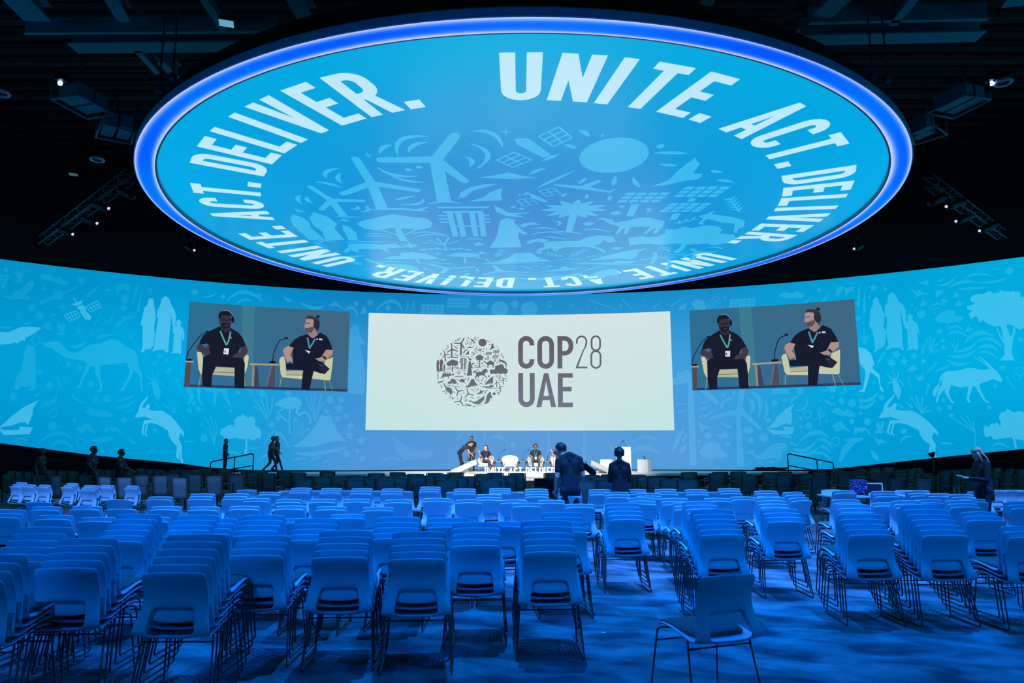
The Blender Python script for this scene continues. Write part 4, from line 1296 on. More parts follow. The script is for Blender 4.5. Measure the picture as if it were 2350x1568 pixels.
    a.ell(1250, 1218, 34, 26).poly([(1305, 1195), (1340, 1185), (1358, 1215), (1318, 1258), (1335, 1220)]).poly([(665, 1395), (720, 1425), (760, 1428), (812, 1445), (770, 1462), (705, 1455)]).poly([(115, 975), (180, 965), (262, 950), (210, 985), (140, 1000), (145, 1025)])
    a.flower(1086, 525, 20).flower(1015, 612, 20).flower(1145, 868, 22).ell(920, 1128, 14).ringo(868, 1124, 16, 4).ringo(902, 1168, 14, 4).ringo(1192, 1340, 16, 4).ell(1056, 1340, 14)
    a.star(436, 192, 14).star(765, 102, 14).star(800, 400, 12).star(980, 115, 10).ell(1122, 158, 9).ell(520, 258, 8).ell(548, 246, 8).ell(782, 478, 8).ell(806, 490, 8).ell(1095, 478, 8)
    a.star(430, 830, 46, 6, 0.3).star(665, 815, 30, 5, 0.4).star(672, 925, 28, 5, 0.4).star(515, 930, 20, 5, 0.4).star(525, 1020, 22, 5, 0.4).star(300, 1205, 22, 6, 0.3).star(420, 1300, 44, 4, 0.3).star(270, 578, 18, 4, 0.4)
    a.sprig((985, 990), (1035, 890), 5, 26).sprig((965, 985), (905, 930), 4, 26).sprig((720, 985), (745, 890), 5, 24).sprig((1040, 1000), (1090, 955), 3, 22).sprig((125, 940), (125, 800), 6, 26).sprig((1275, 620), (1330, 575), 3, 22).sprig((1450, 520), (1390, 430), 5, 24).sprig((210, 1110), (190, 1050), 3, 26)
    for d in ((500, 770), (530, 745), (570, 740), (600, 775), (475, 790)):
        a.stroke([(548, 870), (548, 820), d], 6, 8)
    for x in range(470, 650, 26):
        a.ell(x, 868 + (x % 3) * 6, 14, 11, 8)
    for q in ARCS:
        a.arc(*q, 13)


ARCS = [((465, 185), (480, 160), (502, 150)), ((507, 195), (528, 130), (592, 118)), ((535, 180), (552, 152), (586, 140)), ((690, 100), (735, 108), (757, 160)), ((682, 145), (722, 190), (690, 255)), ((665, 200), (682, 218), (672, 245)), ((300, 300), (312, 268), (350, 250)), ((332, 328), (330, 300), (345, 275)), ((265, 320), (300, 332), (322, 352)), ((182, 452), (182, 420), (200, 395)), ((215, 450), (206, 428), (215, 405)), ((150, 490), (156, 505), (172, 515)), ((445, 245), (480, 285), (540, 290)), ((470, 285), (505, 315), (550, 322)), ((310, 490), (332, 488), (330, 465)), ((330, 515), (358, 500), (360, 465)), ((455, 455), (510, 455), (532, 420)), ((450, 430), (480, 415), (512, 400)), ((300, 715), (340, 697), (385, 722)), ((290, 735), (340, 722), (398, 748)), ((450, 715), (500, 685), (572, 720)), ((455, 742), (520, 708), (572, 736)), ((840, 712), (900, 688), (950, 722)), ((840, 662), (880, 648), (932, 672)), ((900, 682), (960, 688), (1012, 712)), ((1000, 672), (1040, 660), (1096, 692)), ((880, 735), (920, 742), (962, 762)), ((620, 762), (655, 755), (687, 770)), ((210, 792), (300, 783), (397, 792)), ((1275, 880), (1318, 885), (1335, 925)), ((1330, 940), (1370, 958), (1402, 935)), ((1280, 850), (1302, 858), (1332, 872)), ((1450, 862), (1486, 860), (1512, 882)), ((1470, 975), (1492, 966), (1502, 945)), ((280, 1048), (340, 1045), (430, 1076)), ((430, 1080), (500, 1068), (572, 1100)), ((660, 1130), (790, 1075), (922, 1092)), ((940, 1030), (990, 1014), (1042, 1032)), ((950, 1062), (1050, 1086), (1152, 1096)), ((1080, 1125), (1145, 1105), (1202, 1122)), ((1140, 1092), (1245, 1106), (1342, 1112)), ((1270, 1165), (1310, 1160), (1342, 1150)), ((440, 1150), (448, 1185), (477, 1206)), ((560, 1226), (588, 1222), (606, 1195)), ((652, 1160), (642, 1195), (656, 1236)), ((770, 1130), (825, 1142), (852, 1192)), ((490, 1322), (520, 1310), (547, 1290)), ((640, 1330), (682, 1334), (717, 1310)), ((640, 1355), (690, 1355), (732, 1330)), ((755, 1280), (808, 1288), (852, 1322)), ((880, 1300), (930, 1290), (972, 1265)), ((1080, 1200), (1092, 1170), (1132, 1140)), ((1050, 1240), (1085, 1170), (1122, 1140)), ((640, 1420), (662, 1450), (692, 1470)), ((500, 1420), (530, 1433), (562, 1435)), ((810, 1475), (850, 1468), (882, 1450)), ((822, 285), (840, 266), (862, 255)), ((1280, 263), (1290, 270), (1312, 276)), ((1115, 185), (1155, 185), (1197, 188)), ((1140, 235), (1165, 239), (1187, 243)), ((1310, 315), (1335, 320), (1362, 328)), ((1090, 298), (1104, 330), (1122, 357)), ((1045, 293), (1045, 320), (1049, 347)), ((845, 356), (888, 312), (936, 264)), ((925, 95), (940, 105), (952, 120)), ((900, 150), (915, 158), (928, 165)), ((955, 335), (962, 318), (970, 300)), ((985, 395), (985, 410), (986, 425)), ((1050, 405), (1050, 420), (1052, 438)), ((915, 410), (920, 400), (926, 388)), ((905, 590), (925, 600), (920, 635)), ((1165, 490), (1180, 500), (1178, 525)), ((120, 780), (150, 775), (190, 775)), ((480, 500), (510, 495), (540, 470))]
GL = zoomed(990, 765, 190 / 1655.0)
ga = Art(GL)
globe(ga)
flat_on_wall('globe_emblem_print', ga.polys, GL, INK, 0.30, white_panel)

# ------------------------------------------------------------------ hanging round screen
DCX, DCY, DRO, DRI = 0.319, 24.31, 12.10, 11.53
DZ, DZS = 9.60, 9.70
disc = empty('round_ceiling_screen', (DCX, DCY, DZ), 0, 'huge round screen hanging overhead with a glowing blue rim and circling white words', 'screen')


def disc_loc(x, y, z):
    return (x - DCX, y - DCY, z - DZ)


def polar(r, deg):
    """deg 0 points to the camera side, clockwise seen from below"""
    a = math.radians(deg)
    return (r * math.sin(a), -r * math.cos(a))


def disc_part(name, v, f, cols, m, parent=None):
    return mesh_obj(name, v, f, m, parent or disc, col=[s2l(c) for c in cols])


def disc_col(lx, ly):
    """displayed picture: bright cyan near the rim, deeper blue in the middle"""
    r = math.hypot(lx, ly) / DRI
    t = min(max((r - 0.15) / 0.8, 0), 1)
    k = 0.5 - 0.5 * math.sin(math.atan2(lx, -ly) * 1.0 + 0.5)
    rim = (0, 152 + 12 * (1 - ly / DRI) * 0.5 + 8 * (1 - abs(lx) / DRI), 212 + 12 * (0.5 - ly / DRI / 2))
    mid = (0, 124, 200)
    return [mid[i] * (1 - t) + rim[i] * t for i in range(3)]


NR, NTH = 14, 96
v, f, c = [(0, 0, DZS - DZ)], [], [disc_col(0, 0)]
for i in range(1, NR + 1):
    for j in range(NTH):
        x, y = polar(DRI * i / NR, 360 * j / NTH)
        v.append((x, y, DZS - DZ))
        c.append(disc_col(x, y))
for j in range(NTH):
    f.append((0, 1 + j, 1 + (j + 1) % NTH))
    for i in range(1, NR):
        a, b = 1 + (i - 1) * NTH, 1 + i * NTH
        f.append((a + j, b + j, b + (j + 1) % NTH, a + (j + 1) % NTH))
disc_part('screen_surface', v, f, c, M_DISC)
# lip between the screen and the ring, glowing ring, outer fascia, dark body above
NT = 192


def revolve(prof, n=NT):
    v, f = [], []
    for r, z in prof:
        for j in range(n):
            x, y = polar(r, 360 * j / n)
            v.append((x, y, z))
    for i in range(len(prof) - 1):
        for j in range(n):
            f.append((i * n + j, i * n + (j + 1) % n, (i + 1) * n + (j + 1) % n, (i + 1) * n + j))
    return v, f


v, f = revolve([(DRI - 0.02, 0.10), (DRI - 0.02, -0.01), (DRI + 0.03, -0.02)])
mesh_obj('inner_lip', v, f, M_LIP, disc)
rr, cc = [], []
RN = 12
random.seed(3)
wob = [[random.uniform(-1, 1) for _ in range(14)] for _ in range(2)]
v, f, c = [], [], []
for i in range(RN + 1):
    t = i / RN
    for j in range(NT):
        th = 2 * PI * j / NT
        x, y = polar(DRI + 0.03 + (DRO - 0.03 - DRI - 0.02) * t, 360 * j / NT)
        v.append((x, y, -0.015 - 0.02 * math.sin(PI * t)))
        win = 0.5 + 0.5 * math.sin(3 * th + wob[0][0] * 3) * math.sin(7 * th + wob[0][1] * 3)
        wi, wo = 0.16 + 0.16 * win, 0.14 + 0.14 * (0.5 + 0.5 * math.sin(5 * th + 2) * math.sin(2 * th + 1))
        g = max(math.exp(-(t / wi) ** 2 * 1.6), math.exp(-((1 - t) / wo) ** 2 * 1.6))
        deep = 0.5 + 0.5 * math.sin(9 * th + 1)
        b = (0, 88 + 22 * deep, 255)
        w = (206, 210, 255)
        c.append([b[k] * (1 - g) + w[k] * g for k in range(3)])
for i in range(RN):
    for j in range(NT):
        f.append((i * NT + j, i * NT + (j + 1) % NT, (i + 1) * NT + (j + 1) % NT, (i + 1) * NT + j))
disc_part('ring_light', v, f, c, M_RING)
v, f = revolve([(DRO - 0.03, -0.02), (DRO, -0.01), (DRO, 0.16), (DRO - 0.03, 0.20)])
mesh_obj('outer_fascia', v, f, M_FASCIA, disc)
v, f = revolve([(DRO - 0.03, 0.195), (DRO - 0.25, 0.25), (DRO - 0.3, 0.75), (0.3, 0.80)])
mesh_obj('housing', v, f, M_BLACK, disc)

# words round the rim
WID = {'U': .435, 'N': .46, 'I': .20, 'T': .42, 'E': .385, '.': .19, 'A': .48, 'C': .425, 'D': .44, 'L': .37, 'V': .46, 'R': .45, ' ': .13}
R_BASE, CAP, STEM = 8.66, 2.02, .160
R_MID = R_BASE + CAP * 0.35
for start, span in ((-3.4, 114.6), (119.5, 106.5), (232.0, 113.6)):
    text = 'UNITE. ACT. DELIVER.'
    adv, x = [], 0
    for ch in text:
        adv.append((ch, x))
        x += WID[ch] * CAP + 0.115 * CAP
    k = span / x
    for ch, xs in adv:
        if ch == ' ':
            continue
        w = WID[ch]
        mid = start + (xs + w * CAP / 2) * k
        sc = k * math.radians(1) * R_MID * 1.0
        g = glyph(ch, w, STEM if ch != '.' else 0.19)
        v, f, c = [], [], []
        a = math.radians(mid)
        ux, uy = math.cos(a), math.sin(a)          # along the text
        rx, ry = math.sin(a), -math.cos(a)         # towards the rim
        for pl in g:
            q = len(v)
            for gx, gy in pl:
                tx = (gx - w / 2) * CAP * sc
                rr_ = R_BASE + gy * CAP
                v.append((rx * rr_ + ux * tx, ry * rr_ + uy * tx, DZS - DZ - 0.006 - 0.0004 * (len(f) % 6)))
                c.append((190, 230, 248))
            f.append(tuple(range(q, len(v))))
        disc_part('letter_print', v, f, c, M_DART)


def globe_to_disc(X, Y):
    u, w = (X - 812) / 715, (Y - 785) / 715
    return (0.4 + 8.3 * u - DCX, 27.0 + 8.6 * w - 1.6 * w * w - DCY)


v, f, c = [], [], []
for pl in ga.polys:
    q = len(v)
    for p in pl:
        x, y = globe_to_disc(*p)
        v.append((x, y, DZS - DZ - 0.003 - 0.0005 * (len(f) % 9)))
        b = disc_col(x, y)
        c.append([b[0] * 0.5 + 110 * 0.5, b[1] * 0.5 + 212 * 0.5, b[2] * 0.5 + 248 * 0.5])
    f.append(tuple(range(q, len(v))))
disc_part('globe_emblem_print', v, f, c, M_DART)

# ------------------------------------------------------------------ stage
ST_Z, ST_F, ST_B = 0.62, 32.6, 38.2
stage = empty('stage', (0.4, 35.4, 0), 0, 'low white stage in front of the tall curved screen', 'stage')


def stage_obj(mb, name, m):
    for i, p in enumerate(mb.v):
        mb.v[i] = p - Vector((0.4, 35.4, 0))
    return mb.build(name, m, stage)


mb = MB()
outline = [(-13.5, ST_F + 1.5), (-9.5, ST_F + 0.3), (-4, ST_F), (5, ST_F), (10, ST_F + 0.3), (13.8, ST_F + 1.5)]
back = [(14.5, 35.6), (8, 37.6), (0.4, ST_B), (-7, 37.7), (-14, 35.8)]
mb.prism([(x, y, ST_Z - 0.04) for x, y in outline + back], (0, 0, 0.04))
stage_obj(mb, 'deck', M_STAGE)
mb = MB()
for (x0, y0), (x1, y1) in zip(outline, outline[1:]):
    a, b = Vector((x0, y0, 0)), Vector((x1, y1, 0))
    nrm = (b - a).cross(Vector((0, 0, 1))).normalized()
    mb.prism([a + nrm * 0.02, b + nrm * 0.02, b + nrm * 0.02 + Vector((0, 0, ST_Z - 0.10)), a + nrm * 0.02 + Vector((0, 0, ST_Z - 0.10))], -nrm * 0.06)
stage_obj(mb, 'skirt', M_NAVY)
mb = MB()
for (x0, y0), (x1, y1) in zip(outline, outline[1:]):
    a, b = Vector((x0, y0, ST_Z - 0.10)), Vector((x1, y1, ST_Z - 0.10))
    nrm = (b - a).cross(Vector((0, 0, 1))).normalized()
    mb.prism([a + nrm * 0.04, b + nrm * 0.04, b + nrm * 0.04 + Vector((0, 0, 0.10)), a + nrm * 0.04 + Vector((0, 0, 0.10))], -nrm * 0.06)
stage_obj(mb, 'white_edge', M_STAGE)
mb = MB()
mb.box((0.35, ST_F - 0.45, 0.48), (3.2, 0.86, 0.10)).box((0.35, ST_F - 0.85, 0.42), (3.2, 0.06, 0.14))
stage_obj(mb, 'apron', M_STAGE)
mb = MB()
mb.box((0.35, ST_F - 0.45, 0.21), (3.1, 0.80, 0.42))
stage_obj(mb, 'apron_base', M_NAVY)

# standing letters on the stage edge
sign = empty('stage_letter_sign', (0.35, ST_F - 0.62, 0.53), 0, 'row of white standing letters on the front edge of the stage', 'sign')
text, x, items = 'UNITE ACT DELIVER', 0.0, []
for ch in text:
    items.append((ch, x))
    x += (0.28 if ch == ' ' else WID[ch] + 0.09)
LH = 0.40
for ch, xs in items:
    if ch == ' ':
        continue
    mb = MB()
    for pl in glyph(ch, WID[ch], 0.17):
        mb.prism([((xs - x / 2 + a) * LH * 1.0, 0.0, b * LH) for a, b in pl], (0, 0.05, 0))
    o = mb.build('letter', M_STAGE, sign)

# ------------------------------------------------------------------ white stacking chairs
def seat_profile():
    return [(.235, .422, .185), (.225, .440, .215), (.14, .452, .235), (.02, .446, .240), (-.10, .428, .243), (-.20, .412, .250), (-.272, .406, .256),
            (-.312, .430, .257), (-.308, .478, .248), (-.290, .540, .230), (-.272, .598, .219), (-.270, .665, .212), (-.292, .735, .212), (-.322, .795, .213), (-.327, .820, .209), (-.329, .832, .191)]


def make_chair():
    root = empty('stacking_chair', (0, 0, 0))
    P = seat_profile()
    U = [-1, -.93, -.80, -.62, -.35, 0, .35, .62, .80, .93, 1]
    bm = bmesh.new()
    rows = []
    for i, (y, z, hw) in enumerate(P):
        row = []
        for u in U:
            yy, zz = y, z
            if i >= 9:
                yy += .035 * u * u
                if i >= 13:
                    zz -= .010 * u * u
            elif i >= 6:
                yy += .035 * u * u * (i - 5) / 4
                zz += (.022 * u * u) * (9 - i) / 3
            else:
                zz += .016 * u * u * (1 if i > 1 else .3) * (1 - max(0, i - 4) * .2)
            row.append(bm.verts.new((hw * u, yy, zz)))
        rows.append(row)
    for i in range(len(P) - 1):
        for j in range(len(U) - 1):
            if 7 <= i <= 9 and 3 <= j <= 6:
                continue                        # hand-hold opening
            bm.faces.new((rows[i][j], rows[i][j + 1], rows[i + 1][j + 1], rows[i + 1][j]))
    # recessed lumbar panel that fills the upper half of the opening, with a bowed lower edge
    pr = []
    for k, (yy, zz, hw) in enumerate([(-.262, .622, .172), (-.250, .600, .176), (-.258, .556, .180), (-.268, .516, .182)]):
        pr.append([bm.verts.new((hw * u, yy + .022 * u * u, zz - (.014 * (1 - u * u) if k == 3 else 0))) for u in (-1, -.7, -.35, 0, .35, .7, 1)])
    for k in range(3):
        for j in range(6):
            bm.faces.new((pr[k][j], pr[k][j + 1], pr[k + 1][j + 1], pr[k + 1][j]))
    me = bpy.data.meshes.new('shell')
    bm.normal_update()
    bm.to_mesh(me)
    bm.free()
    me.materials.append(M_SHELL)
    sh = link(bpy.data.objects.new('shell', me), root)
    baked(sh, [('SOLIDIFY', dict(thickness=.012, offset=0.0)), ('SUBSURF', dict(levels=1, render_levels=1))])
    sh.data.polygons.foreach_set('use_smooth', [True] * len(sh.data.polygons))
    # seat pad
    rowsp = [(.232, .445, .19), (.215, .474, .215), (.12, .482, .222), (.0, .474, .222), (-.10, .465, .22), (-.165, .458, .205), (-.185, .445, .18)]
    v, f = [], []
    UU = [-1, -.9, -.5, 0, .5, .9, 1]
    for y, z, hw in rowsp:
        for u in UU:
            v.append((hw * u, y, z - .02 * max(0, abs(u) - .85) / .15 + .012 * u * u))
    m_ = len(UU)
    for i in range(len(rowsp) - 1):
        for j in range(m_ - 1):
            f.append((i * m_ + j, i * m_ + j + 1, (i + 1) * m_ + j + 1, (i + 1) * m_ + j))
    pd = mesh_obj('seat_pad', v, f, M_PAD, root, True)
    baked(pd, [('SOLIDIFY', dict(thickness=.026, offset=-1.0 if False else 1.0)), ('SUBSURF', dict(levels=1, render_levels=1))])
    pd.data.polygons.foreach_set('use_smooth', [True] * len(pd.data.polygons))
    for s in (-1, 1):
        path = rounded([(s * .17, -.10, .425), (s * .232, -.165, .422), (s * .262, -.255, .008), (s * .266, .245, .008), (s * .235, .185, .425), (s * .17, .12, .432)], .03, 3)
        MB().tube(path, .0068, 6).build('sled_frame', M_ROD, root, True)
    MB().tube([(-.236, -.175, .365), (.236, -.175, .365)], .006, 6).build('cross_bar', M_ROD, root, True)
    MB().tube([(-.242, .195, .34), (.242, .195, .34)], .006, 6).build('cross_bar', M_ROD, root, True)
    MB().tube([(-.2, -.08, .415), (.2, -.08, .415)], .0068, 6).build('cross_bar', M_ROD, root, True)
    note_kids(root)
    return root


CHAIR = make_chair()
TOP_Y, TOP_Z, DY, DZC = -.328, .832, .064, .0415
# every stack: how it was read from the photograph ('b' lowest chair, 't' topmost), pixel of the middle of that back's upper edge, chairs in it, turn in degrees
STACKS = [('t', -24, 1266, 4, 0), ('b', 24, 1282, 6, 0), ('b', 142, 1298, 5, 2), ('t', 312, 1175, 6, 0), ('b', 391, 1310, 6, 0), ('t', 449, 1178, 5, 0), ('t', 492, 1186, 4, 0),
          ('b', 580, 1271, 4, 0), ('t', 602, 1179, 5, 0), ('b', 706, 1237, 5, 0), ('b', 775, 1276, 5, 3), ('b', 954, 1281, 5, 4), ('b', 901, 1234, 5, 0), ('b', 1088, 1251, 5, 2), ('b', 1150, 1207, 2, 2), ('t', 1026, 1187, 3, 0),
          ('b', 1000, 1149, 2, 2), ('b', 1074, 1153, 2, 2), ('b', 1120, 1147, 3, 0), ('b', 1177, 1154, 2, 0), ('b', 1207, 1162, 2, 0), ('b', 1264, 1155, 2, 0), ('b', 1330, 1165, 2, 2), ('b', 1261, 1266, 6, 2), ('b', 1298, 1221, 5, 4),
          ('t', 899, 1120, 3, 0), ('b', 614, 1132, 2, 0), ('t', 689, 1117, 3, 0), ('t', 759, 1118, 3, 0), ('t', 829, 1119, 3, 0), ('t', 985, 1116, 3, -3), ('t', 1065, 1121, 3, 0), ('t', 1146, 1120, 3, 0), ('t', 1230, 1122, 4, 0), ('t', 1305, 1121, 4, 0), ('t', 1375, 1124, 3, 0), ('t', 1415, 1130, 3, 0), ('t', 1456, 1124, 3, 0),
          ('b', 1439, 1193, 5, 3), ('t', 1487, 1133, 3, 0), ('b', 1474, 1158, 3, 0), ('t', 1526, 1124, 3, 0), ('t', 1596, 1125, 3, 0), ('t', 1672, 1123, 3, 0), ('t', 1547, 1145, 3, 0), ('t', 1577, 1155, 3, 0), ('t', 1605, 1152, 5, 2), ('b', 1648, 1152, 2, 0), ('b', 1707, 1149, 2, 0), ('b', 1660, 1229, 6, 2),
          ('t', 1757, 1129, 3, 0), ('t', 1766, 1144, 4, 0), ('b', 1806, 1200, 4, 0), ('b', 1842, 1152, 4, 22), ('t', 1936, 1129, 2, 0), ('t', 1942, 1150, 3, 0), ('b', 2002, 1231, 5, -3), ('t', 1957, 1161, 4, 0), ('t', 2027, 1131, 3, 0), ('b', 2040, 1165, 2, 0), ('t', 2080, 1153, 3, 0), ('t', 2107, 1130, 3, 0), ('t', 2153, 1137, 2, 0), ('t', 2207, 1139, 2, 0), ('t', 2130, 1151, 2, 0), ('t', 2203, 1153, 3, 0), ('t', 2232, 1150, 2, 0),
          ('b', 2173, 1233, 7, -2), ('b', 2266, 1199, 3, -3), ('b', 2372, 1238, 3, 0), ('t', 2342, 1156, 3, 0),
          ('b', 30, 1110, 3, -24), ('b', 58, 1111, 2, -24), ('b', 92, 1112, 2, -24), ('b', 148, 1113, 3, -26), ('b', 195, 1119, 3, -14), ('b', 236, 1114, 2, -20), ('b', 294, 1115, 2, -26),
          ('t', -8, 1163, 2, 0), ('t', 17, 1164, 3, 0), ('b', 96, 1165, 2, 0), ('t', 124, 1177, 2, 0), ('b', 189, 1164, 2, 0), ('b', 213, 1192, 2, 0), ('b', 360, 1142, 2, 0), ('b', 373, 1166, 2, 0), ('t', 345, 1182, 2, 0), ('b', 454, 1142, 3, 0), ('b', 461, 1167, 2, 0), ('b', 533, 1142, 3, 0), ('b', 584, 1147, 2, 0), ('b', 555, 1166, 2, 0),
          ('b', 658, 1150, 2, 0), ('b', 660, 1166, 2, 0), ('b', 736, 1150, 2, 0), ('b', 755, 1168, 2, 0), ('b', 816, 1150, 2, 0), ('b', 864, 1170, 2, 2), ('b', 910, 1152, 2, 0), ('b', 681, 1197, 2, 0), ('b', 793, 1187, 2, 0)]
SINGLES = [(1675, 1321, 20, 'single pale blue stacking chair standing alone on the open carpet, seat turned to the left', -1),
           (84, 1147, 0, None, 0), (268, 1142, 0, None, 0), (275, 1164, 0, None, 0), (563, 1121, 0, None, 0),
           (660, 1124, 0, None, 0), (724, 1124, 0, None, 0), (795, 1124, 0, None, 0), (864, 1125, 0, None, 0), (922, 1126, 0, None, 0), (1047, 1128, 0, None, 0), (1176, 1129, 0, None, 0), (1560, 1131, 0, None, 0), (1635, 1131, 0, None, 0),
           (1905, 1127, 178, 'pale blue stacking chair facing the camera behind the white table', 0), (2045, 1140, -8, 'pale blue stacking chair brightly lit from above beside the white table', 0), (2075, 1129, 10, None, 0),
           (2247, 1133, -10, 'pale blue stacking chair just left of the blonde woman\'s legs', 0), (2285, 1130, -6, 'pale blue stacking chair just right of the blonde woman\'s legs', 0), (2323, 1130, -6, 'pale blue stacking chair second to the right of the blonde woman', 0), (2362, 1131, -6, 'pale blue stacking chair at the end of the short row by the blonde woman', 0)]
ORD = ['zeroth', 'first', 'second', 'third', 'fourth', 'fifth', 'sixth', 'seventh', 'eighth', 'ninth', 'tenth', 'eleventh', 'twelfth', 'thirteenth', 'fourteenth', 'fifteenth', 'sixteenth', 'seventeenth', 'eighteenth', 'nineteenth', 'twentieth', 'twenty-first', 'twenty-second', 'twenty-third', 'twenty-fourth', 'twenty-fifth', 'twenty-sixth', 'twenty-seventh', 'twenty-eighth', 'twenty-ninth', 'thirtieth', 'thirty-first', 'thirty-second', 'thirty-third', 'thirty-fourth', 'thirty-fifth', 'thirty-sixth', 'thirty-seventh', 'thirty-eighth', 'thirty-ninth', 'fortieth', 'forty-first', 'forty-second', 'forty-third', 'forty-fourth', 'forty-fifth', 'forty-sixth', 'forty-seventh', 'forty-eighth']
LEVEL = {1: ['alone'], 2: ['lower', 'upper'], 3: ['lowest', 'middle', 'topmost'], 4: ['lowest', 'second up', 'third up', 'topmost'], 5: ['lowest', 'second up', 'middle', 'fourth up', 'topmost'],
         6: ['lowest', 'second up', 'third up', 'fourth up', 'fifth up', 'topmost'], 7: ['lowest', 'second up', 'third up', 'fourth up', 'fifth up', 'sixth up', 'topmost']}
base_spots = []
for mode, px, py, n, deg in STACKS:
    k = 0 if mode == 'b' else n - 1
    p = at_z(px, py, TOP_Z + DZC * k)
    R = Matrix.Rotation(math.radians(deg), 3, 'Z')
    o = p - R @ Vector((0, TOP_Y + DY * k, 0))
    base_spots.append([o.x, o.y, n, deg])
single_spots = []
for px, py, deg, lab, dummy in SINGLES:
    p = at_z(px, py, TOP_Z)
    o = p - Matrix.Rotation(math.radians(deg), 3, 'Z') @ Vector((0, TOP_Y, 0))
    single_spots.append([o.x, o.y, deg, lab])
# rows by distance, then each row counted from the left
order = sorted(range(len(base_spots)), key=lambda i: base_spots[i][1])
rows, edges = [], [6.6, 8.6, 11.4, 13.2, 16.0, 99]
names_of_row = ['front row', 'second row', 'third row', 'fourth row', 'fifth row', 'far left cluster']
lab_of = {}
for ri, e in enumerate(edges):
    lo = edges[ri - 1] if ri else -1
    ids = sorted((i for i in order if lo < base_spots[i][1] <= e), key=lambda i: math.atan2(base_spots[i][0], base_spots[i][1]))
    for j, i in enumerate(ids):
        lab_of[i] = (ORD[j + 1], names_of_row[ri])
first_used = False


def put_chair(x, y, z, deg, label, group):
    global first_used
    if not first_used:
        c = CHAIR
        first_used = True
    else:
        c = copy_tree(CHAIR)
    c.location = (x, y, z)
    c.rotation_euler = (0, 0, math.radians(deg))
    return tag(c, label, 'chair', group)


n_chairs = 0
for i, (x, y, n, deg) in enumerate(base_spots):
    R = Matrix.Rotation(math.radians(deg), 3, 'Z')
    for k in range(n):
        jit = Vector((random.uniform(-.004, .004), random.uniform(-.004, .004), 0)) if k else Vector((0, 0, 0))
        p = Vector((x, y, 0)) + R @ Vector((0, DY * k, DZC * k)) + jit
        o_, r_ = lab_of[i]
        lab = 'pale blue stacking chair, %s in the %s stack from the left, %s' % (LEVEL[n][k], o_, r_)
        put_chair(p.x, p.y, p.z, deg + (random.uniform(-.6, .6) if k else 0), lab, 'stacked pale blue chairs')
        n_chairs += 1
sn = 0
rest = sorted((s for s in single_spots if s[3] is None), key=lambda s: math.atan2(s[0], s[1]))
for j, s in enumerate(rest):
    s[3] = 'pale blue chair standing singly among the stacks, %s such chair from the left' % ORD[j + 1]
for x, y, deg, lab in single_spots:
    put_chair(x, y, 0, deg, lab, 'single pale blue chairs')
    n_chairs += 1
print('white chairs', n_chairs)

# ------------------------------------------------------------------ dark mesh-back armchairs in rows before the stage


def make_armchair():
    root = empty('mesh_armchair', (0, 0, 0))
    # back panel (slightly reclined), seat, top rail, two wooden side frames with arms
    mb = MB()
    R = Matrix.Rotation(math.radians(-5), 3, 'X')
    v, f = [], []
    for j, (y, z) in enumerate([(-.235, .30), (-.25, .42), (-.285, .66), (-.31, .885)]):
        for u in (-1, -.5, 0, .5, 1):
            v.append((.25 * u, y + .02 * u * u - .02, z))
    for j in range(3):
        for i in range(4):
            k = j * 5 + i
            f.append((k, k + 1, k + 6, k + 5))
    o = mesh_obj('back_panel', v, f, M_MESHCLOTH, root, True)
    baked(o, [('SOLIDIFY', dict(thickness=.012, offset=0.0))])
    MB().tube([(-.25, -.312, .885), (-.12, -.33, .89), (.12, -.33, .89), (.25, -.312, .885)], .012, 6).build('top_rail', M_MESHCLOTH, root, True)
    mb = MB()
    mb.box((0, .02, .43), (.50, .50, .045), None, .015)
    mb.build('seat', M_MESHCLOTH, root)
    for s in (-1, 1):
        x = s * .275
        mb = MB()
        mb.prism([(x - .018, -.34, .89), (x - .018, -.30, .89), (x - .018, -.20, .0), (x - .018, -.245, .0)], (.036, 0, 0))
        mb.box((x, .25, .325), (.036, .04, .65))
        mb.box((x, .0, .38), (.03, .46, .045))
        mb.build('side_frame', M_WOOD, root)
        MB().box((x, -.01, .665), (.055, .58, .028), None, .008).build('armrest', M_WOOD, root)
    note_kids(root)
    return root


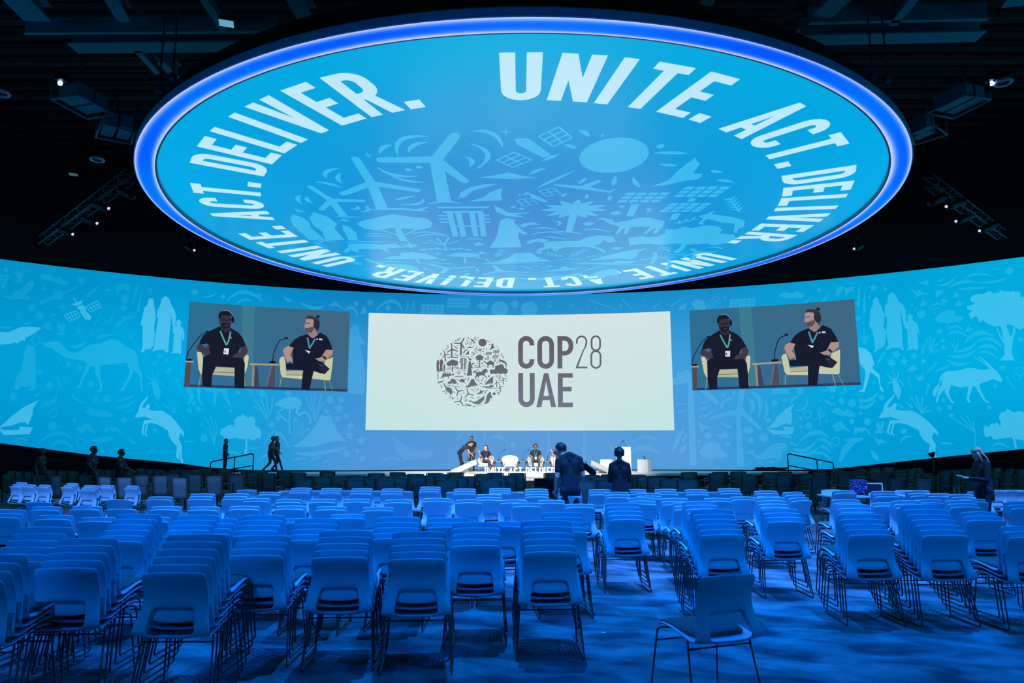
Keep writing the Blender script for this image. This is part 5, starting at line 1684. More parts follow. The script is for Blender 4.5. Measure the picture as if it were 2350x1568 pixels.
ARM = make_armchair()
ARM_SPOTS = [(15, 1084), (24, 1076), (42, 1077), (63, 1079), (83, 1086), (97, 1080), (114, 1075), (124, 1089), (142, 1076), (164, 1077), (191, 1086), (201, 1079), (224, 1073), (222, 1080), (228, 1086), (237, 1092), (249, 1075), (267, 1076), (283, 1093), (281, 1084), (297, 1077), (322, 1072), (324, 1079), (322, 1088), (343, 1074), (362, 1075), (365, 1089), (380, 1080), (393, 1086),
             (409, 1094), (399, 1075), (422, 1076), (425, 1081), (444, 1087), (450, 1072), (470, 1073), (477, 1079), (489, 1090), (496, 1083), (512, 1074), (516, 1080), (531, 1084), (541, 1088), (565, 1077), (577, 1081), (597, 1078), (613, 1084), (650, 1080), (683, 1082), (694, 1097), (739, 1093), (750, 1081), (778, 1091),
             (816, 1090), (813, 1099), (862, 1085), (856, 1096), (882, 1099), (911, 1083), (888, 1092), (920, 1089), (912, 1096), (952, 1087), (955, 1094), (977, 1091), (996, 1085), (1011, 1088), (1025, 1101), (1044, 1084), (1049, 1097), (1068, 1094), (1108, 1088), (1123, 1102), (1135, 1085), (1140, 1097), (1163, 1092), (1185, 1086),
             (1266, 1086), (1276, 1091), (1286, 1097), (1342, 1106), (1353, 1091), (1318, 1088), (1377, 1097), (1391, 1102), (1399, 1090), (1430, 1097), (1459, 1091), (1480, 1094), (1506, 1097), (1538, 1102), (1578, 1105), (1580, 1086), (1645, 1089), (1651, 1086), (1693, 1085), (1719, 1092), (1765, 1087), (1798, 1097), (1804, 1091), (1800, 1086), (1850, 1091), (1880, 1101), (1886, 1095), (1882, 1087), (1922, 1082),
             (1924, 1086), (1944, 1087), (1936, 1091), (1939, 1097), (1976, 1081), (1971, 1086), (1973, 1091), (1975, 1100), (1969, 1107), (2009, 1079), (2008, 1085), (2039, 1077), (2033, 1088), (2028, 1094), (2022, 1100), (2069, 1083), (2067, 1088), (2066, 1094), (2060, 1104), (2092, 1081), (2106, 1080), (2109, 1087), (2128, 1080), (2125, 1092), (2131, 1098), (2121, 1105), (2172, 1085), (2168, 1091), (2167, 1098), (2193, 1084), (2220, 1082), (2226, 1102), (2279, 1101), (2289, 1080), (2285, 1089), (2319, 1082), (2315, 1088), (2311, 1094), (2342, 1099), (2344, 1083)]
arm_pts = []
for px, py in ARM_SPOTS:
    p = at_z(px, py, .895)
    ok = True
    if math.hypot(p.x - WC[0], p.y - WC[1]) > 36.5 or (p.y > 31.8 and abs(p.x) < 14):
        s = 31.0 / p.y
        p = Vector((p.x * s, p.y * s, p.z))
    az = math.atan2(p.x, p.y)
    for q in arm_pts:
        if math.hypot(q[0] - p.x, q[1] - p.y) < 0.47:
            ok = False
    if ok:
        arm_pts.append((p.x, p.y, 0.75 * az + math.radians(random.uniform(-4, 4))))
ARM_EDGES = [18.2, 20.6, 23.2, 26.0, 99]
ARM_ROWS = ['nearest row', 'second row', 'third row', 'fourth row', 'rearmost row']
arm_first = True
for ri, e in enumerate(ARM_EDGES):
    lo = ARM_EDGES[ri - 1] if ri else -1
    ids = sorted((q for q in arm_pts if lo < q[1] <= e), key=lambda q: math.atan2(q[0], q[1]))
    for j, (x, y, az) in enumerate(ids):
        c = ARM if arm_first else copy_tree(ARM)
        arm_first = False
        R = Matrix.Rotation(az, 3, 'Z')
        o = Vector((x, y, 0)) - R @ Vector((0, -.33, 0))
        c.location = (o.x, o.y, 0)
        c.rotation_euler = (0, 0, az)
        tag(c, 'dark mesh-back armchair, %s from the left in the %s of armchairs' % (ORD[j + 1], ARM_ROWS[ri]), 'chair', 'dark armchairs in rows')
print('armchairs', len(arm_pts))

# dark padded seat left on the aisle in front of the letters
t = empty('padded_bench', (at_z(1231, 1122, 0.35).x, 19.6, 0), 0, 'dark padded bench with pale metal arms standing in the aisle before the stage letters', 'bench')
MB().box((0, 0, .66), (.52, .07, .46), Matrix.Rotation(.1, 3, 'X'), .03).build('backrest', M_NAVY, t)
MB().box((0, .26, .42), (.52, .5, .09), None, .03).build('seat', M_NAVY, t)
for s in (-1, 1):
    MB().tube(rounded([(s * .29, -.02, 0), (s * .29, -.03, .66), (s * .29, .42, .64), (s * .29, .46, 0)], .06), .014, 6).build('arm_frame', M_STEEL, t, True)
MB().box((0, -.05, .33), (.5, .02, .05)).build('pale_strip', M_WHITE, t)

# ------------------------------------------------------------------ furniture on the stage


def tub_chair(px, py_floor, y, rz, label):
    x = at_y(px, py_floor, y).x
    t = empty('tub_armchair', (x, y, ST_Z), rz, label, 'armchair', 'white armchairs on the stage')
    # faces -y (the audience) at rz = 0
    v, f = [], []
    n = 14
    prof = [(.30, .30, .28), (.36, .36, .50), (.41, .38, .72)]
    for rx, ry, z in prof:
        for i in range(n + 1):
            a = math.radians(-20 + 220 * i / n)
            zz = z
            if z > .6:
                zz = .60 + .22 * max(0, math.sin(a)) ** 0.7
            v.append((rx * math.cos(a), ry * math.sin(a), zz))
    for j in range(2):
        for i in range(n):
            k = j * (n + 1) + i
            f.append((k, k + 1, k + n + 2, k + n + 1))
    o = mesh_obj('shell', v, f, M_CREAM, t, True)
    baked(o, [('SOLIDIFY', dict(thickness=.06, offset=0)), ('SUBSURF', dict(levels=1, render_levels=1))])
    MB().box((0, -.04, .29), (.60, .56, .06), None, .02).build('seat_base', M_CREAM, t)
    MB().box((0, -.06, .375), (.52, .52, .11), None, .045).build('seat_cushion', M_CREAM, t)
    MB().box((0, .19, .56), (.42, .10, .30), Matrix.Rotation(-.18, 3, 'X'), .04).build('back_cushion', M_CREAM, t)
    for sx, sy in ((-1, -1), (1, -1), (-1, 1), (1, 1)):
        MB().tube([(sx * .24, sy * .22 - .02, .27), (sx * .29, sy * .27 - .02, 0)], .011, 6).build('leg', M_WOODL, t, True)
    return t


tub_chair(1113, 1080, 36.0, -.25, 'white tub armchair with the seated woman in it, on the stage')
tub_chair(1169, 1080, 36.0, 0, 'empty white tub armchair on the stage')
tub_chair(1228, 1080, 36.0, 0, 'white tub armchair with the seated man wearing a headset, on the stage')
tub_chair(1281, 1080, 36.0, .15, 'white tub armchair half hidden behind the bowed man in the hall')


def side_table(px, y, label, mic_side=0, mic_label=None):
    x = at_y(px, 1060, y).x
    t = empty('side_table', (x, y, ST_Z), 0, label, 'table', 'wooden side tables between the armchairs')
    MB().lathe([(.0, .50), (.28, .50), (.29, .515), (.28, .53), (.0, .53)], 20).build('top', M_WOODL, t, False)
    for s in (-1, 1):
        mb = MB()
        mb.prism([(s * .25, -.06, .50), (s * .11, -.06, .50), (s * .16, -.06, .2), (s * .20, -.06, .0), (s * .25, -.06, .0)], (0, .12, 0))
        mb.build('leg', M_WOOD, t)
    if mic_label:
        goose_mic((x + .02 * mic_side, y + .02, ST_Z + .53), mic_side, mic_label)
    return t


def goose_mic(p, side, label, L=.52, cat_group='gooseneck microphones'):
    m = empty('gooseneck_microphone', p, 0, label, 'microphone', cat_group)
    MB().lathe([(0, 0), (.075, 0), (.07, .025), (.02, .035), (.0, .035)], 14).build('base', M_BLK, m, True)
    MB().tube([(0, 0, .03), (.03 * side, 0, L * .5), (.14 * side, -.02, L * .85), (.25 * side, -.04, L)], .008, 6).build('gooseneck', M_BLK, m, True)
    MB().tube([(.24 * side, -.04, L), (.32 * side, -.06, L + .03)], .018, 8, .015).build('head', M_BLK, m, True)
    return m


side_table(1069, 35.3, 'white-legged side table beside the bending man at the stage left end', 1, 'gooseneck microphone on the table beside the bending man')
side_table(1142, 36.1, 'wooden side table between the seated woman and the empty armchair', 1, 'gooseneck microphone between the seated woman and the empty armchair')
side_table(1198, 36.1, 'wooden side table between the empty armchair and the man with the headset', 1, 'gooseneck microphone between the empty armchair and the man with the headset')
side_table(1254, 36.1, 'wooden side table to the right of the man with the headset', 1, 'gooseneck microphone to the right of the man with the headset')


def prompter(px, y, z0, flip, label):
    x = at_y(px, 1078, y).x
    t = empty('prompter_wedge', (x, y, z0), 0, label, 'monitor', 'slanted monitor wedges at the stage edge')
    R = Matrix.Rotation(flip * .42, 3, 'Y') @ Matrix.Rotation(math.radians(18), 3, 'X')
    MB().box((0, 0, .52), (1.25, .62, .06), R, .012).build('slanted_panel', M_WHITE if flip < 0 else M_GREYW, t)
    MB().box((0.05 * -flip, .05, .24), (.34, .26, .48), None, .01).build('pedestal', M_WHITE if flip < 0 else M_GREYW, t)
    return t


prompter(1063, 32.9, .38, -1, 'white slanted monitor wedge on a pedestal at the stage edge below the bending man')
prompter(1384, 32.9, .32, 1, 'beige slanted monitor wedge on a pedestal right of the crouching man')

lx = at_y(1430, 1060, 35.6)
t = empty('lectern', (lx.x, 35.6, ST_Z), -.06, 'tall white lectern with two thin microphones behind the standing woman', 'lectern')
MB().box((0, 0, .60), (.72, .10, 1.20), None, .012).build('front_panel', M_STAGE, t)
MB().box((0, .22, 1.12), (.68, .40, .05), Matrix.Rotation(.15, 3, 'X'), .01).build('reading_top', M_WHITE, t)
MB().box((0, .20, .5), (.40, .30, 1.0), None, .01).build('column', M_WHITE, t)
for s, x0 in ((1, -.16), (-1, .15)):
    m = MB()
    m.tube([(x0, .1, 1.16), (x0 + s * .05, .08, 1.32), (x0 + s * .11, .06, 1.46)], .008, 6).tube([(x0 + s * .105, .06, 1.44), (x0 + s * .13, .05, 1.52)], .018, 6)
    m.build('microphone', M_BLK, t, True)
for px, lab in ((1391, 'low white block table beside the lectern, partly behind the beige wedge'), (1478, 'low white block table alone at the right of the lectern')):
    x = at_y(px, 1078, 34.6).x
    t = empty('block_table', (x, 34.6, ST_Z), -.55 if px > 1430 else -.3, lab, 'table', 'low block tables on the stage')
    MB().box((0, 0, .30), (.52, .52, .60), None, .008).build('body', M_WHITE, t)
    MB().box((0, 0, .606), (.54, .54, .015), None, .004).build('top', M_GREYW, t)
p = at_y(1478, 1060, 34.6)
m = empty('desk_microphone', (p.x, 34.6, ST_Z + .614), 0, 'short black desk microphone on the right-hand white block table', 'microphone')
MB().box((0, 0, .012), (.10, .07, .024), None, .006).build('base', M_BLK, m)
MB().tube([(0, 0, .02), (-.02, -.02, .10), (-.06, -.05, .14)], .018, 6).build('head', M_BLK, m)

# ramps with handrails at both stage ends


def handrail(p0, p1, label, posts=(0, 1), z_low=.0, z_high=.62):
    """p0: low end, p1: high end of the top rail (pixels), standing at depth y"""
    y = 32.3
    a, b = at_y(*p0, y), at_y(*p1, y)
    t = empty('ramp_handrail', ((a.x + b.x) / 2, y, 0), 0, label, 'handrail', 'handrails of the stage ramps')
    o = Vector(((a.x + b.x) / 2, y, 0))
    h = .50
    al, bl = Vector((a.x, y, max(a.z - .78, 0))), Vector((b.x, y, b.z - .85))
    MB().tube([q - o for q in rounded([al, a, b, bl], .12)], .028, 8).build('top_rail', M_RAIL, t, True)
    am, bm = a + (al - a) * .62, b + (bl - b) * .62
    MB().tube([am - o, bm - o], .022, 8).build('lower_rail', M_RAIL, t, True)
    k = posts
    for s in k:
        q = a + (b - a) * s
        e = al + (bl - al) * s
        MB().tube([q - o, e - o], .026, 8).build('post', M_RAIL, t, True)
    return a, b


a, b = handrail((482, 1057), (581, 1038), 'dark metal handrail rising to the right beside the ramp below the left picture', (0.56,))
ramps = [(a, b)]
a, b = handrail((1911, 1066), (1806, 1044), 'dark metal handrail falling to the right below the right picture', (0.36,))
ramps.append((a, b))
for (a, b), lab in zip(ramps, ('dark ramp up to the stage behind the handrail below the left picture', 'dark ramp up to the stage behind the handrail below the right picture')):
    t = empty('stage_ramp', ((a.x + b.x) / 2, 31.7, 0), 0, lab, 'ramp')
    o = Vector(((a.x + b.x) / 2, 31.7, 0))
    mb = MB()
    sgn = 1 if b.x > a.x else -1
    mb.prism([Vector((a.x - sgn * .4, 31.10, .0)) - o, Vector((b.x, 31.10, .0)) - o, Vector((b.x, 31.10, .60)) - o, Vector((a.x - sgn * .4, 31.10, .08)) - o], (0, 1.15, 0))
    mb.build('slope', M_NAVY, t)
    mb = MB()
    mb.prism([Vector((a.x - sgn * .4, 31.07, .05)) - o, Vector((b.x, 31.07, .57)) - o, Vector((b.x, 31.07, .62)) - o, Vector((a.x - sgn * .4, 31.07, .10)) - o], (0, .03, 0))
    mb.build('edge_strip', M_RAIL, t)
q = at_y(1770, 1076, 33.2)
t = empty('cable_heap', (q.x, 33.2, ST_Z), 0, 'tangled black cable heap at the right end of the stage', 'cable')
random.seed(5)
mb = MB()
pts = [(random.uniform(-.9, .9), random.uniform(-.2, .2), .03 + .16 * abs(math.sin(i * 1.3)) + .1 * (i % 3 == 0)) for i in range(26)]
mb.tube(rounded(pts, .2, 3), .022, 5)
o = mb.build('loop', M_BLK, t, True)
# small black lamp head on a stand in front of the right side of the wall
q = at_y(2139, 1046, 31.0)
t = empty('floor_lamp_stand', (q.x, 31.0, 0), 0, 'small black floodlight on a thin stand below the right leaping gazelle', 'lamp')
MB().tube([(0, 0, 0), (0, 0, q.z - .15)], .02, 6).build('stand', M_BLK, t, True)
MB().lathe([(.05, 0), (.11, .08), (.16, .18), (.14, .20)], 12, (0, 0, q.z - .15), (-.3, 0, 1)).build('head', M_BLK, t, True)
for k in range(3):
    an = 2 * PI * k / 3
    MB().tube([(0, 0, .25), (.3 * math.cos(an), .3 * math.sin(an), .02)], .012, 5).build('leg', M_BLK, t, True)

# ------------------------------------------------------------------ table with belongings among the stacks
tx0, tx1 = at_z(1868, 1137, .74), at_z(2062, 1139, .74)
TC = Vector(((tx0.x + tx1.x) / 2, 14.35, 0))
TW = tx1.x - tx0.x
t = empty('folding_table', TC, 0, 'white folding table standing among the stacked chairs on the right', 'table')
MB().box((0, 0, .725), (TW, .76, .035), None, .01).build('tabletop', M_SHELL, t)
for sx in (-1, 1):
    MB().tube(rounded([(sx * (TW / 2 - .2), -.30, .71), (sx * (TW / 2 - .12), -.30, .0), (sx * (TW / 2 - .12), .30, .0), (sx * (TW / 2 - .2), .30, .71)], .05), .013, 6).build('leg_frame', M_ROD, t, True)
    MB().tube([(sx * (TW / 2 - .2), 0, .70), (sx * (TW / 2 - .6), 0, .70), (sx * (TW / 2 - .14), 0, .35)], .009, 5).build('brace', M_ROD, t, True)


def dotted():
    m = mat('blue_dotted_cloth', (0.02, 0.03, 0.14), 0.8)
    nt = m.node_tree
    vo = nt.nodes.new('ShaderNodeTexVoronoi')
    vo.inputs['Scale'].default_value = 30
    r = nt.nodes.new('ShaderNodeValToRGB')
    r.color_ramp.elements[0].position = .28
    r.color_ramp.elements[0].color = (.25, .35, .7, 1)
    r.color_ramp.elements[1].position = .36
    r.color_ramp.elements[1].color = (.015, .02, .12, 1)
    tc = nt.nodes.new('ShaderNodeTexCoord')
    nt.links.new(tc.outputs['Object'], vo.inputs['Vector'])
    nt.links.new(vo.outputs['Distance'], r.inputs[0])
    nt.links.new(r.outputs[0], nt.nodes['Principled BSDF'].inputs['Base Color'])
    return m


p = at_y(1973, 1128, 14.35)
t = empty('backpack', (p.x, 14.42, .7435), .2, 'dark blue dotted backpack standing on the white folding table', 'bag')
o = MB().box((0, 0, .15), (.30, .17, .30), None, .07).build('body', dotted(), t)
MB().box((0, -.09, .10), (.20, .05, .14), None, .02).build('front_pocket', dotted(), t)
MB().tube(rounded([(-.05, 0, .29), (-.05, 0, .335), (.05, 0, .335), (.05, 0, .29)], .03), .008, 5).build('carry_loop', M_NAVY, t, True)
p = at_y(1985, 1143, 14.2)
t = empty('drink_cup', (p.x, 14.15, .7435), 0, 'small black cup with a straw on the white folding table', 'cup')
MB().lathe([(.0, 0), (.030, 0), (.040, .095), (.0, .095)], 14).build('cup', M_BLK, t, True)
MB().lathe([(.0, .095), (.043, .095), (.043, .105), (.0, .11)], 14).build('lid', M_BLK, t, True)
MB().tube([(0, 0, .1), (-.015, 0, .19)], .003, 5).build('straw', M_WHITE, t)
p = at_y(2008, 1130, 14.3)
t = empty('laptop', (p.x, 14.35, .7435), -.35, 'open pale laptop beside the backpack on the white folding table', 'laptop')
MB().box((0, -.02, .009), (.34, .24, .018), None, .004).build('keyboard_base', M_SHELL, t)
MB().box((0, .13, .12), (.34, .012, .22), Matrix.Rotation(-.35, 3, 'X'), .003).build('screen_lid', M_SHELL, t)
MB().box((0, .121, .12), (.30, .004, .18), Matrix.Rotation(-.35, 3, 'X')).build('display', M_NAVY, t)
p = at_z(1382, 1455, 0)
t = empty('paper_scrap', (p.x, p.y, 0), .3, 'tiny scrap of pale paper lying on the open carpet', 'paper')
MB().box((0, 0, .006), (.030, .022, .004), Matrix.Rotation(.15, 3, 'X')).build('sheet', M_WHITE, t)

# ------------------------------------------------------------------ people
M_SKIN = mat('skin_light', (0.52, 0.33, 0.25), 0.55, noise=0.03, scale=30)
M_SKIND = mat('skin_brown', (0.19, 0.105, 0.075), 0.55, noise=0.03, scale=30)
M_SHIRT = mat('black_shirt', (0.006, 0.006, 0.009), 0.85, noise=0.1, scale=60)
M_TROU = mat('dark_trousers', (0.012, 0.014, 0.024), 0.85, noise=0.1, scale=60)
M_TROUG = mat('charcoal_trousers', (0.04, 0.042, 0.055), 0.85, noise=0.1, scale=60)
M_SHOE = mat('black_shoe', (0.01, 0.01, 0.012), 0.5, noise=0.02)
M_NAVYB = mat('navy_blazer', (0.004, 0.005, 0.010), 0.8, noise=0.1, scale=60)
M_HAIRB = mat('black_hair', (0.008, 0.007, 0.007), 0.6, noise=0.2, scale=90)
M_HAIRBL = mat('blonde_hair', (0.46, 0.34, 0.18), 0.5, noise=0.3, scale=70)
M_TEAL = mat('teal_lanyard', (0.08, 0.42, 0.42), 0.7, noise=0.05)
M_BLUEL = mat('blue_lanyard', (0.03, 0.08, 0.55), 0.7, noise=0.05)
M_BADGE = mat('white_badge', (0.8, 0.8, 0.82), 0.5)
M_RED = mat('red_print', (0.5, 0.02, 0.03), 0.7)
M_JEAN = mat('dark_jeans', (0.006, 0.012, 0.03), 0.85, noise=0.15, scale=80)


def patterned(name, cols):
    m = mat(name, cols[0], 0.8)
    nt = m.node_tree
    tc = nt.nodes.new('ShaderNodeTexCoord')
    n = nt.nodes.new('ShaderNodeTexNoise')
    n.inputs['Scale'].default_value = 9
    n.inputs['Detail'].default_value = 1.5
    n.inputs['Distortion'].default_value = 1.2
    r = nt.nodes.new('ShaderNodeValToRGB')
    r.color_ramp.interpolation = 'CONSTANT'
    e = r.color_ramp.elements
    e[0].position, e[0].color = 0.0, (*cols[0], 1)
    e[1].position, e[1].color = 0.57, (*cols[1], 1)
    for p, c in ((0.62, cols[0]), (0.67, cols[2]), (0.71, cols[0])):
        x = e.new(p)
        x.color = (*c, 1)
    nt.links.new(tc.outputs['Object'], n.inputs['Vector'])
    nt.links.new(n.outputs['Fac'], r.inputs[0])
    nt.links.new(r.outputs[0], nt.nodes['Principled BSDF'].inputs['Base Color'])
    return m


M_CAMO = patterned('patterned_shirt', [(0.012, 0.014, 0.022), (0.16, 0.24, 0.30), (0.30, 0.04, 0.03)])
M_CAMOR = patterned('red_patterned_shirt', [(0.02, 0.014, 0.02), (0.42, 0.08, 0.04), (0.6, 0.55, 0.5)])
STAND = dict(pel=(0, 0, .94), chest=(0, .0, 1.455), head=(0, .025, 1.63), hf=(0, 1, 0),
             shL=(-.18, 0, 1.42), elL=(-.23, -.03, 1.13), wrL=(-.245, .07, .88),
             shR=(.18, 0, 1.42), elR=(.23, -.03, 1.13), wrR=(.245, .07, .88),
             hipL=(-.09, 0, .90), knL=(-.10, .03, .49), anL=(-.105, -.01, .075),
             hipR=(.09, 0, .90), knR=(.10, .03, .49), anR=(.105, -.01, .075), toeL=(0, .17, -.03), toeR=(0, .17, -.03))
UNIT = None


def unit_capsule():
    """direction-free sphere grid used for every capsule"""
    global UNIT
    if UNIT is None:
        n, m = 12, 5
        pts, fs = [], []
        rings = [(math.cos(math.radians(a)), math.sin(math.radians(a))) for a in (-88, -60, -30, 0)] + [(math.cos(math.radians(a)), math.sin(math.radians(a))) for a in (0, 30, 60, 88)]
        for k, (c, s) in enumerate(rings):
            for j in range(n):
                an = 2 * PI * j / n
                pts.append((c * math.cos(an), c * math.sin(an), s, 0.0 if k < 4 else 1.0))
        for k in range(len(rings) - 1):
            for j in range(n):
                fs.append((k * n + j, k * n + (j + 1) % n, (k + 1) * n + (j + 1) % n, (k + 1) * n + j))
        fs.append(tuple(range(n - 1, -1, -1)))
        fs.append(tuple(range((len(rings) - 1) * n, len(rings) * n)))
        UNIT = (pts, fs)
    return UNIT


def person(label, loc, yaw, pose=None, shirt=M_SHIRT, trousers=M_TROU, skin=M_SKIN, hair=M_HAIRB, long_sleeve=False, hair_style='short', scale=1.0, group=None, finger=None, voxel=.0105, build=1.0):
    J = dict(STAND)
    J.update(pose or {})
    J = {k: Vector(p) for k, p in J.items()}
    root = empty('person', loc, yaw, label, 'person', group)
    root.scale = (scale,) * 3
    B = []                                   # a, b, ra, rb, zone
    side = (J['shR'] - J['shL']).normalized()
    up = (J['chest'] - J['pel']).normalized()
    waist = J['pel'] * .55 + J['chest'] * .45
    w = build
    front = up.cross(side) * -1
    front = side.cross(up) * -1
    for s in (-1, 1):
        B.append((J['pel'] + side * s * .055 - up * .02, waist + side * s * .05 * w, .105 * w, .10 * w, 1))
        B.append((waist + side * s * .05 * w, J['chest'] - up * .13 + side * s * .085 * w, .102 * w, .108 * w, 0))
        B.append((J['chest'] - up * .13 + side * s * .085 * w, J['chest'] - up * .05 + side * s * .10 * w, .108 * w, .075 * w, 0))
    B.append((J['hipL'], J['hipR'], .10 * w, .10 * w, 1))
    B.append((J['pel'], waist, .11 * w, .11 * w, 1))
    B.append((J['shL'], J['shR'], .058, .058, 0))
    hf = J['hf'].normalized()
    hs = hf.cross(Vector((0, 0, 1)))
    hs = hs.normalized() if hs.length > .1 else side
    hu = hs.cross(hf).normalized()
    neck_top = J['head'] - hu * .09 - hf * .02
    B.append((J['chest'] + up * .0, neck_top, .058, .053, 2))
    for s in (-1, 1):
        B.append((J['chest'] + up * .035 - hf * .01, (J['shL'] if s < 0 else J['shR']) - up * .0, .062, .052, 0))
    B.append((J['chest'] - up * .06, J['chest'] + up * .02, .085, .066, 0))
    H = J['head']
    B.append((H - hf * .015 + hu * .02, H + hf * .02 + hu * .02, .088, .084, 2))
    B.append((H - hf * .02 + hu * .045, H + hf * .015 + hu * .045, .078, .075, 2))
    B.append((H + hf * .035 - hu * .055, H + hf * .055 - hu * .075, .055, .042, 2))
    B.append((H + hf * .10 - hu * .002, H + hf * .118 - hu * .03, .010, .016, 2))
    for s in (-1, 1):
        B.append((H + hs * s * .086 + hu * .012, H + hs * s * .088 - hu * .025, .016, .012, 2))
        B.append((H + hs * s * .034 + hf * .083 + hu * .022, H + hs * s * .028 + hf * .085 + hu * .022, .014, .014, 2))
    B.append((H + hf * .092 - hu * .058 - hs * .018, H + hf * .092 - hu * .058 + hs * .018, .011, .011, 2))
    for S in 'LR':
        a, e, wr = J['sh' + S], J['el' + S], J['wr' + S]
        mid = a * .38 + e * .62
        B.append((a, mid, .060, .056 if not long_sleeve else .052, 0))
        B.append((mid, e, .046 if not long_sleeve else .052, .041 if not long_sleeve else .047, 0 if long_sleeve else 2))
        B.append((e, wr, .041 if not long_sleeve else .046, .028 if not long_sleeve else .034, 0 if long_sleeve else 2))
        d = (wr - e).normalized()
        if finger and S in finger:
            d = Vector(finger[S]).normalized()
        n = d.cross(side if abs(d.dot(side)) < .9 else up).normalized()     # palm normal
        lat = d.cross(n).normalized()
        sg = 1 if S == 'L' else -1
        for q in (-.019, .019):
            B.append((wr + d * .015 + lat * q * .6, wr + d * .085 + lat * q, .020, .020, 2))
        for i, (q, L) in enumerate(((-.032, .066), (-.0108, .078), (.0108, .074), (.032, .056))):
            b0 = wr + d * .085 + lat * q
            k1 = b0 + d * L * .55 + n * .006
            B.append((b0, k1, .0100, .0095, 2))
            B.append((k1, k1 + d * L * .40 + n * .018, .0095, .0085, 2))
        t0 = wr + d * .03 + lat * sg * .024
        t1 = t0 + d * .03 + lat * sg * .028 + n * .012
        B.append((t0, t1, .0125, .0115, 2))
        B.append((t1, t1 + d * .032 + lat * sg * .006 + n * .008, .0115, .010, 2))
        h, k, an = J['hip' + S], J['kn' + S], J['an' + S]
        B.append((h, k, .088 * w, .060, 1))
        B.append((k, an, .060, .044, 1))
        toe = an + J['toe' + S]
        B.append((an + Vector((0, 0, -.02)), toe, .044, .036, 3))
    pts, fs = unit_capsule()
    U = np.array(pts)
    allv, allf = [], []
    for a, b, ra, rb, z in B:
        ax = (b - a)
        R = np.array((ax.normalized() if ax.length > 1e-6 else Vector((0, 0, 1))).to_track_quat('Z', 'Y').to_matrix())
        rr_ = np.where(U[:, 3] > .5, rb, ra)[:, None]
        P = (U[:, :3] * rr_) @ R.T + np.array(a)[None] * (1 - U[:, 3:4]) + np.array(b)[None] * U[:, 3:4]
        k = len(allv)
        allv += [tuple(p) for p in P]
        allf += [tuple(i + k for i in f) for f in fs]
    zones = [shirt, trousers, skin, M_SHOE]
    o = mesh_obj('body', allv, allf, zones, root)
    baked(o, [('REMESH', dict(mode='VOXEL', voxel_size=voxel)), ('SMOOTH', dict(factor=.5, iterations=3))])
    me = o.data
    me.materials.clear()
    for zmat in zones:
        me.materials.append(zmat)
    npoly = len(me.polygons)
    cen = np.empty(npoly * 3, dtype=np.float32)
    me.polygons.foreach_get('center', cen)
    cen = cen.reshape(-1, 3)
    best = np.full(npoly, 9.0)
    zone = np.zeros(npoly, dtype=np.int32)
    for a, b, ra, rb, z in B:
        A_, D_ = np.array(a), np.array(b - a)
        t = np.clip(((cen - A_) @ D_) / max(float(D_ @ D_), 1e-9), 0, 1)
        d = np.linalg.norm(cen - (A_ + t[:, None] * D_), axis=1) - (ra + (rb - ra) * t)
        hit = d < best
        best[hit] = d[hit]
        zone[hit] = z
    me.polygons.foreach_set('material_index', zone)
    me.polygons.foreach_set('use_smooth', np.ones(npoly, dtype=bool))
    me.update()
    # hair as a cap over the skull
    bm = bmesh.new()
    bmesh.ops.create_uvsphere(bm, u_segments=20, v_segments=14, radius=1.0)
    M3 = Matrix((hs, hf, hu)).transposed()
    kill = []
    for v_ in bm.verts:
        c = v_.co.copy()
        low = -.75 if c.y < -.1 else (-.2 if c.y < .2 else .42 + .12 * abs(c.x))
        if hair_style == 'long':
            low = -.9 if c.y < 0.15 else .42
        if c.z < low:
            kill.append(v_)
        rx, ry, rz_ = .094, .106, .104
        p = Vector((c.x * rx, c.y * ry - .012, c.z * rz_ + .03))
        p += c * .006 * math.sin(17 * c.x + 11 * c.y + 5 * c.z)
        v_.co = H + M3 @ p
    bmesh.ops.delete(bm, geom=kill, context='VERTS')
    hm = bpy.data.meshes.new('hair')
    bm.to_mesh(hm)
    bm.free()
    hm.materials.append(hair)
    ho = link(bpy.data.objects.new('hair', hm), root)
    baked(ho, [('SOLIDIFY', dict(thickness=.008, offset=1.0))])
    ho.data.polygons.foreach_set('use_smooth', [True] * len(ho.data.polygons))
    if hair_style == 'long':
        mb = MB()
        for i in range(-4, 5):
            x = i * .022
            back = -.085 + .012 * abs(i)
            mb.tube([H + hs * x * .9 + hf * back + hu * .05, H + hs * x * 1.3 + hf * (back - .015) - hu * .10, H + hs * x * 1.5 + hf * (back - .01) - hu * .20, H + hs * x * 1.4 + hf * (back + .01) - hu * .29], .026, 7, .012)
        for s in (-1, 1):
            mb.tube([H + hs * s * .075 + hf * .03 + hu * .06, H + hs * s * .095 + hf * .035 - hu * .06, H + hs * s * .095 + hf * .045 - hu * .17, H + hs * s * .085 + hf * .06 - hu * .25], .024, 7, .012)
        mb.build('long_hair', hair, root, True)
    root['_h'] = 0
    del root['_h']
    return root, J, (hs, hf, hu)


def lanyard(root, J, m, badge=True):
    c = J['chest']
    side = (J['shR'] - J['shL']).normalized()
    up = (c - J['pel']).normalized()
    fr = up.cross(side)
    if fr.y < 0 and abs(fr.y) > abs(fr.x):
        fr = -fr
    fr = (side.cross(up) if side.cross(up).dot(J['hf']) > 0 else up.cross(side)).normalized()
    low = c + fr * .125 - up * .30
    mb = MB()
    for s in (-1, 1):
        mb.tube([c + side * s * .06 - fr * .02 + up * .05, c + side * s * .075 + fr * .085 - up * .02, c + side * s * .05 + fr * .125 - up * .14, low], .009, 5)
    mb.build('lanyard', m, root)
    if badge:
        R = Matrix((side, fr, up)).transposed()
        MB().box(low - up * .06 + fr * .01, (.09, .008, .12), R).build('badge', M_BADGE, root)


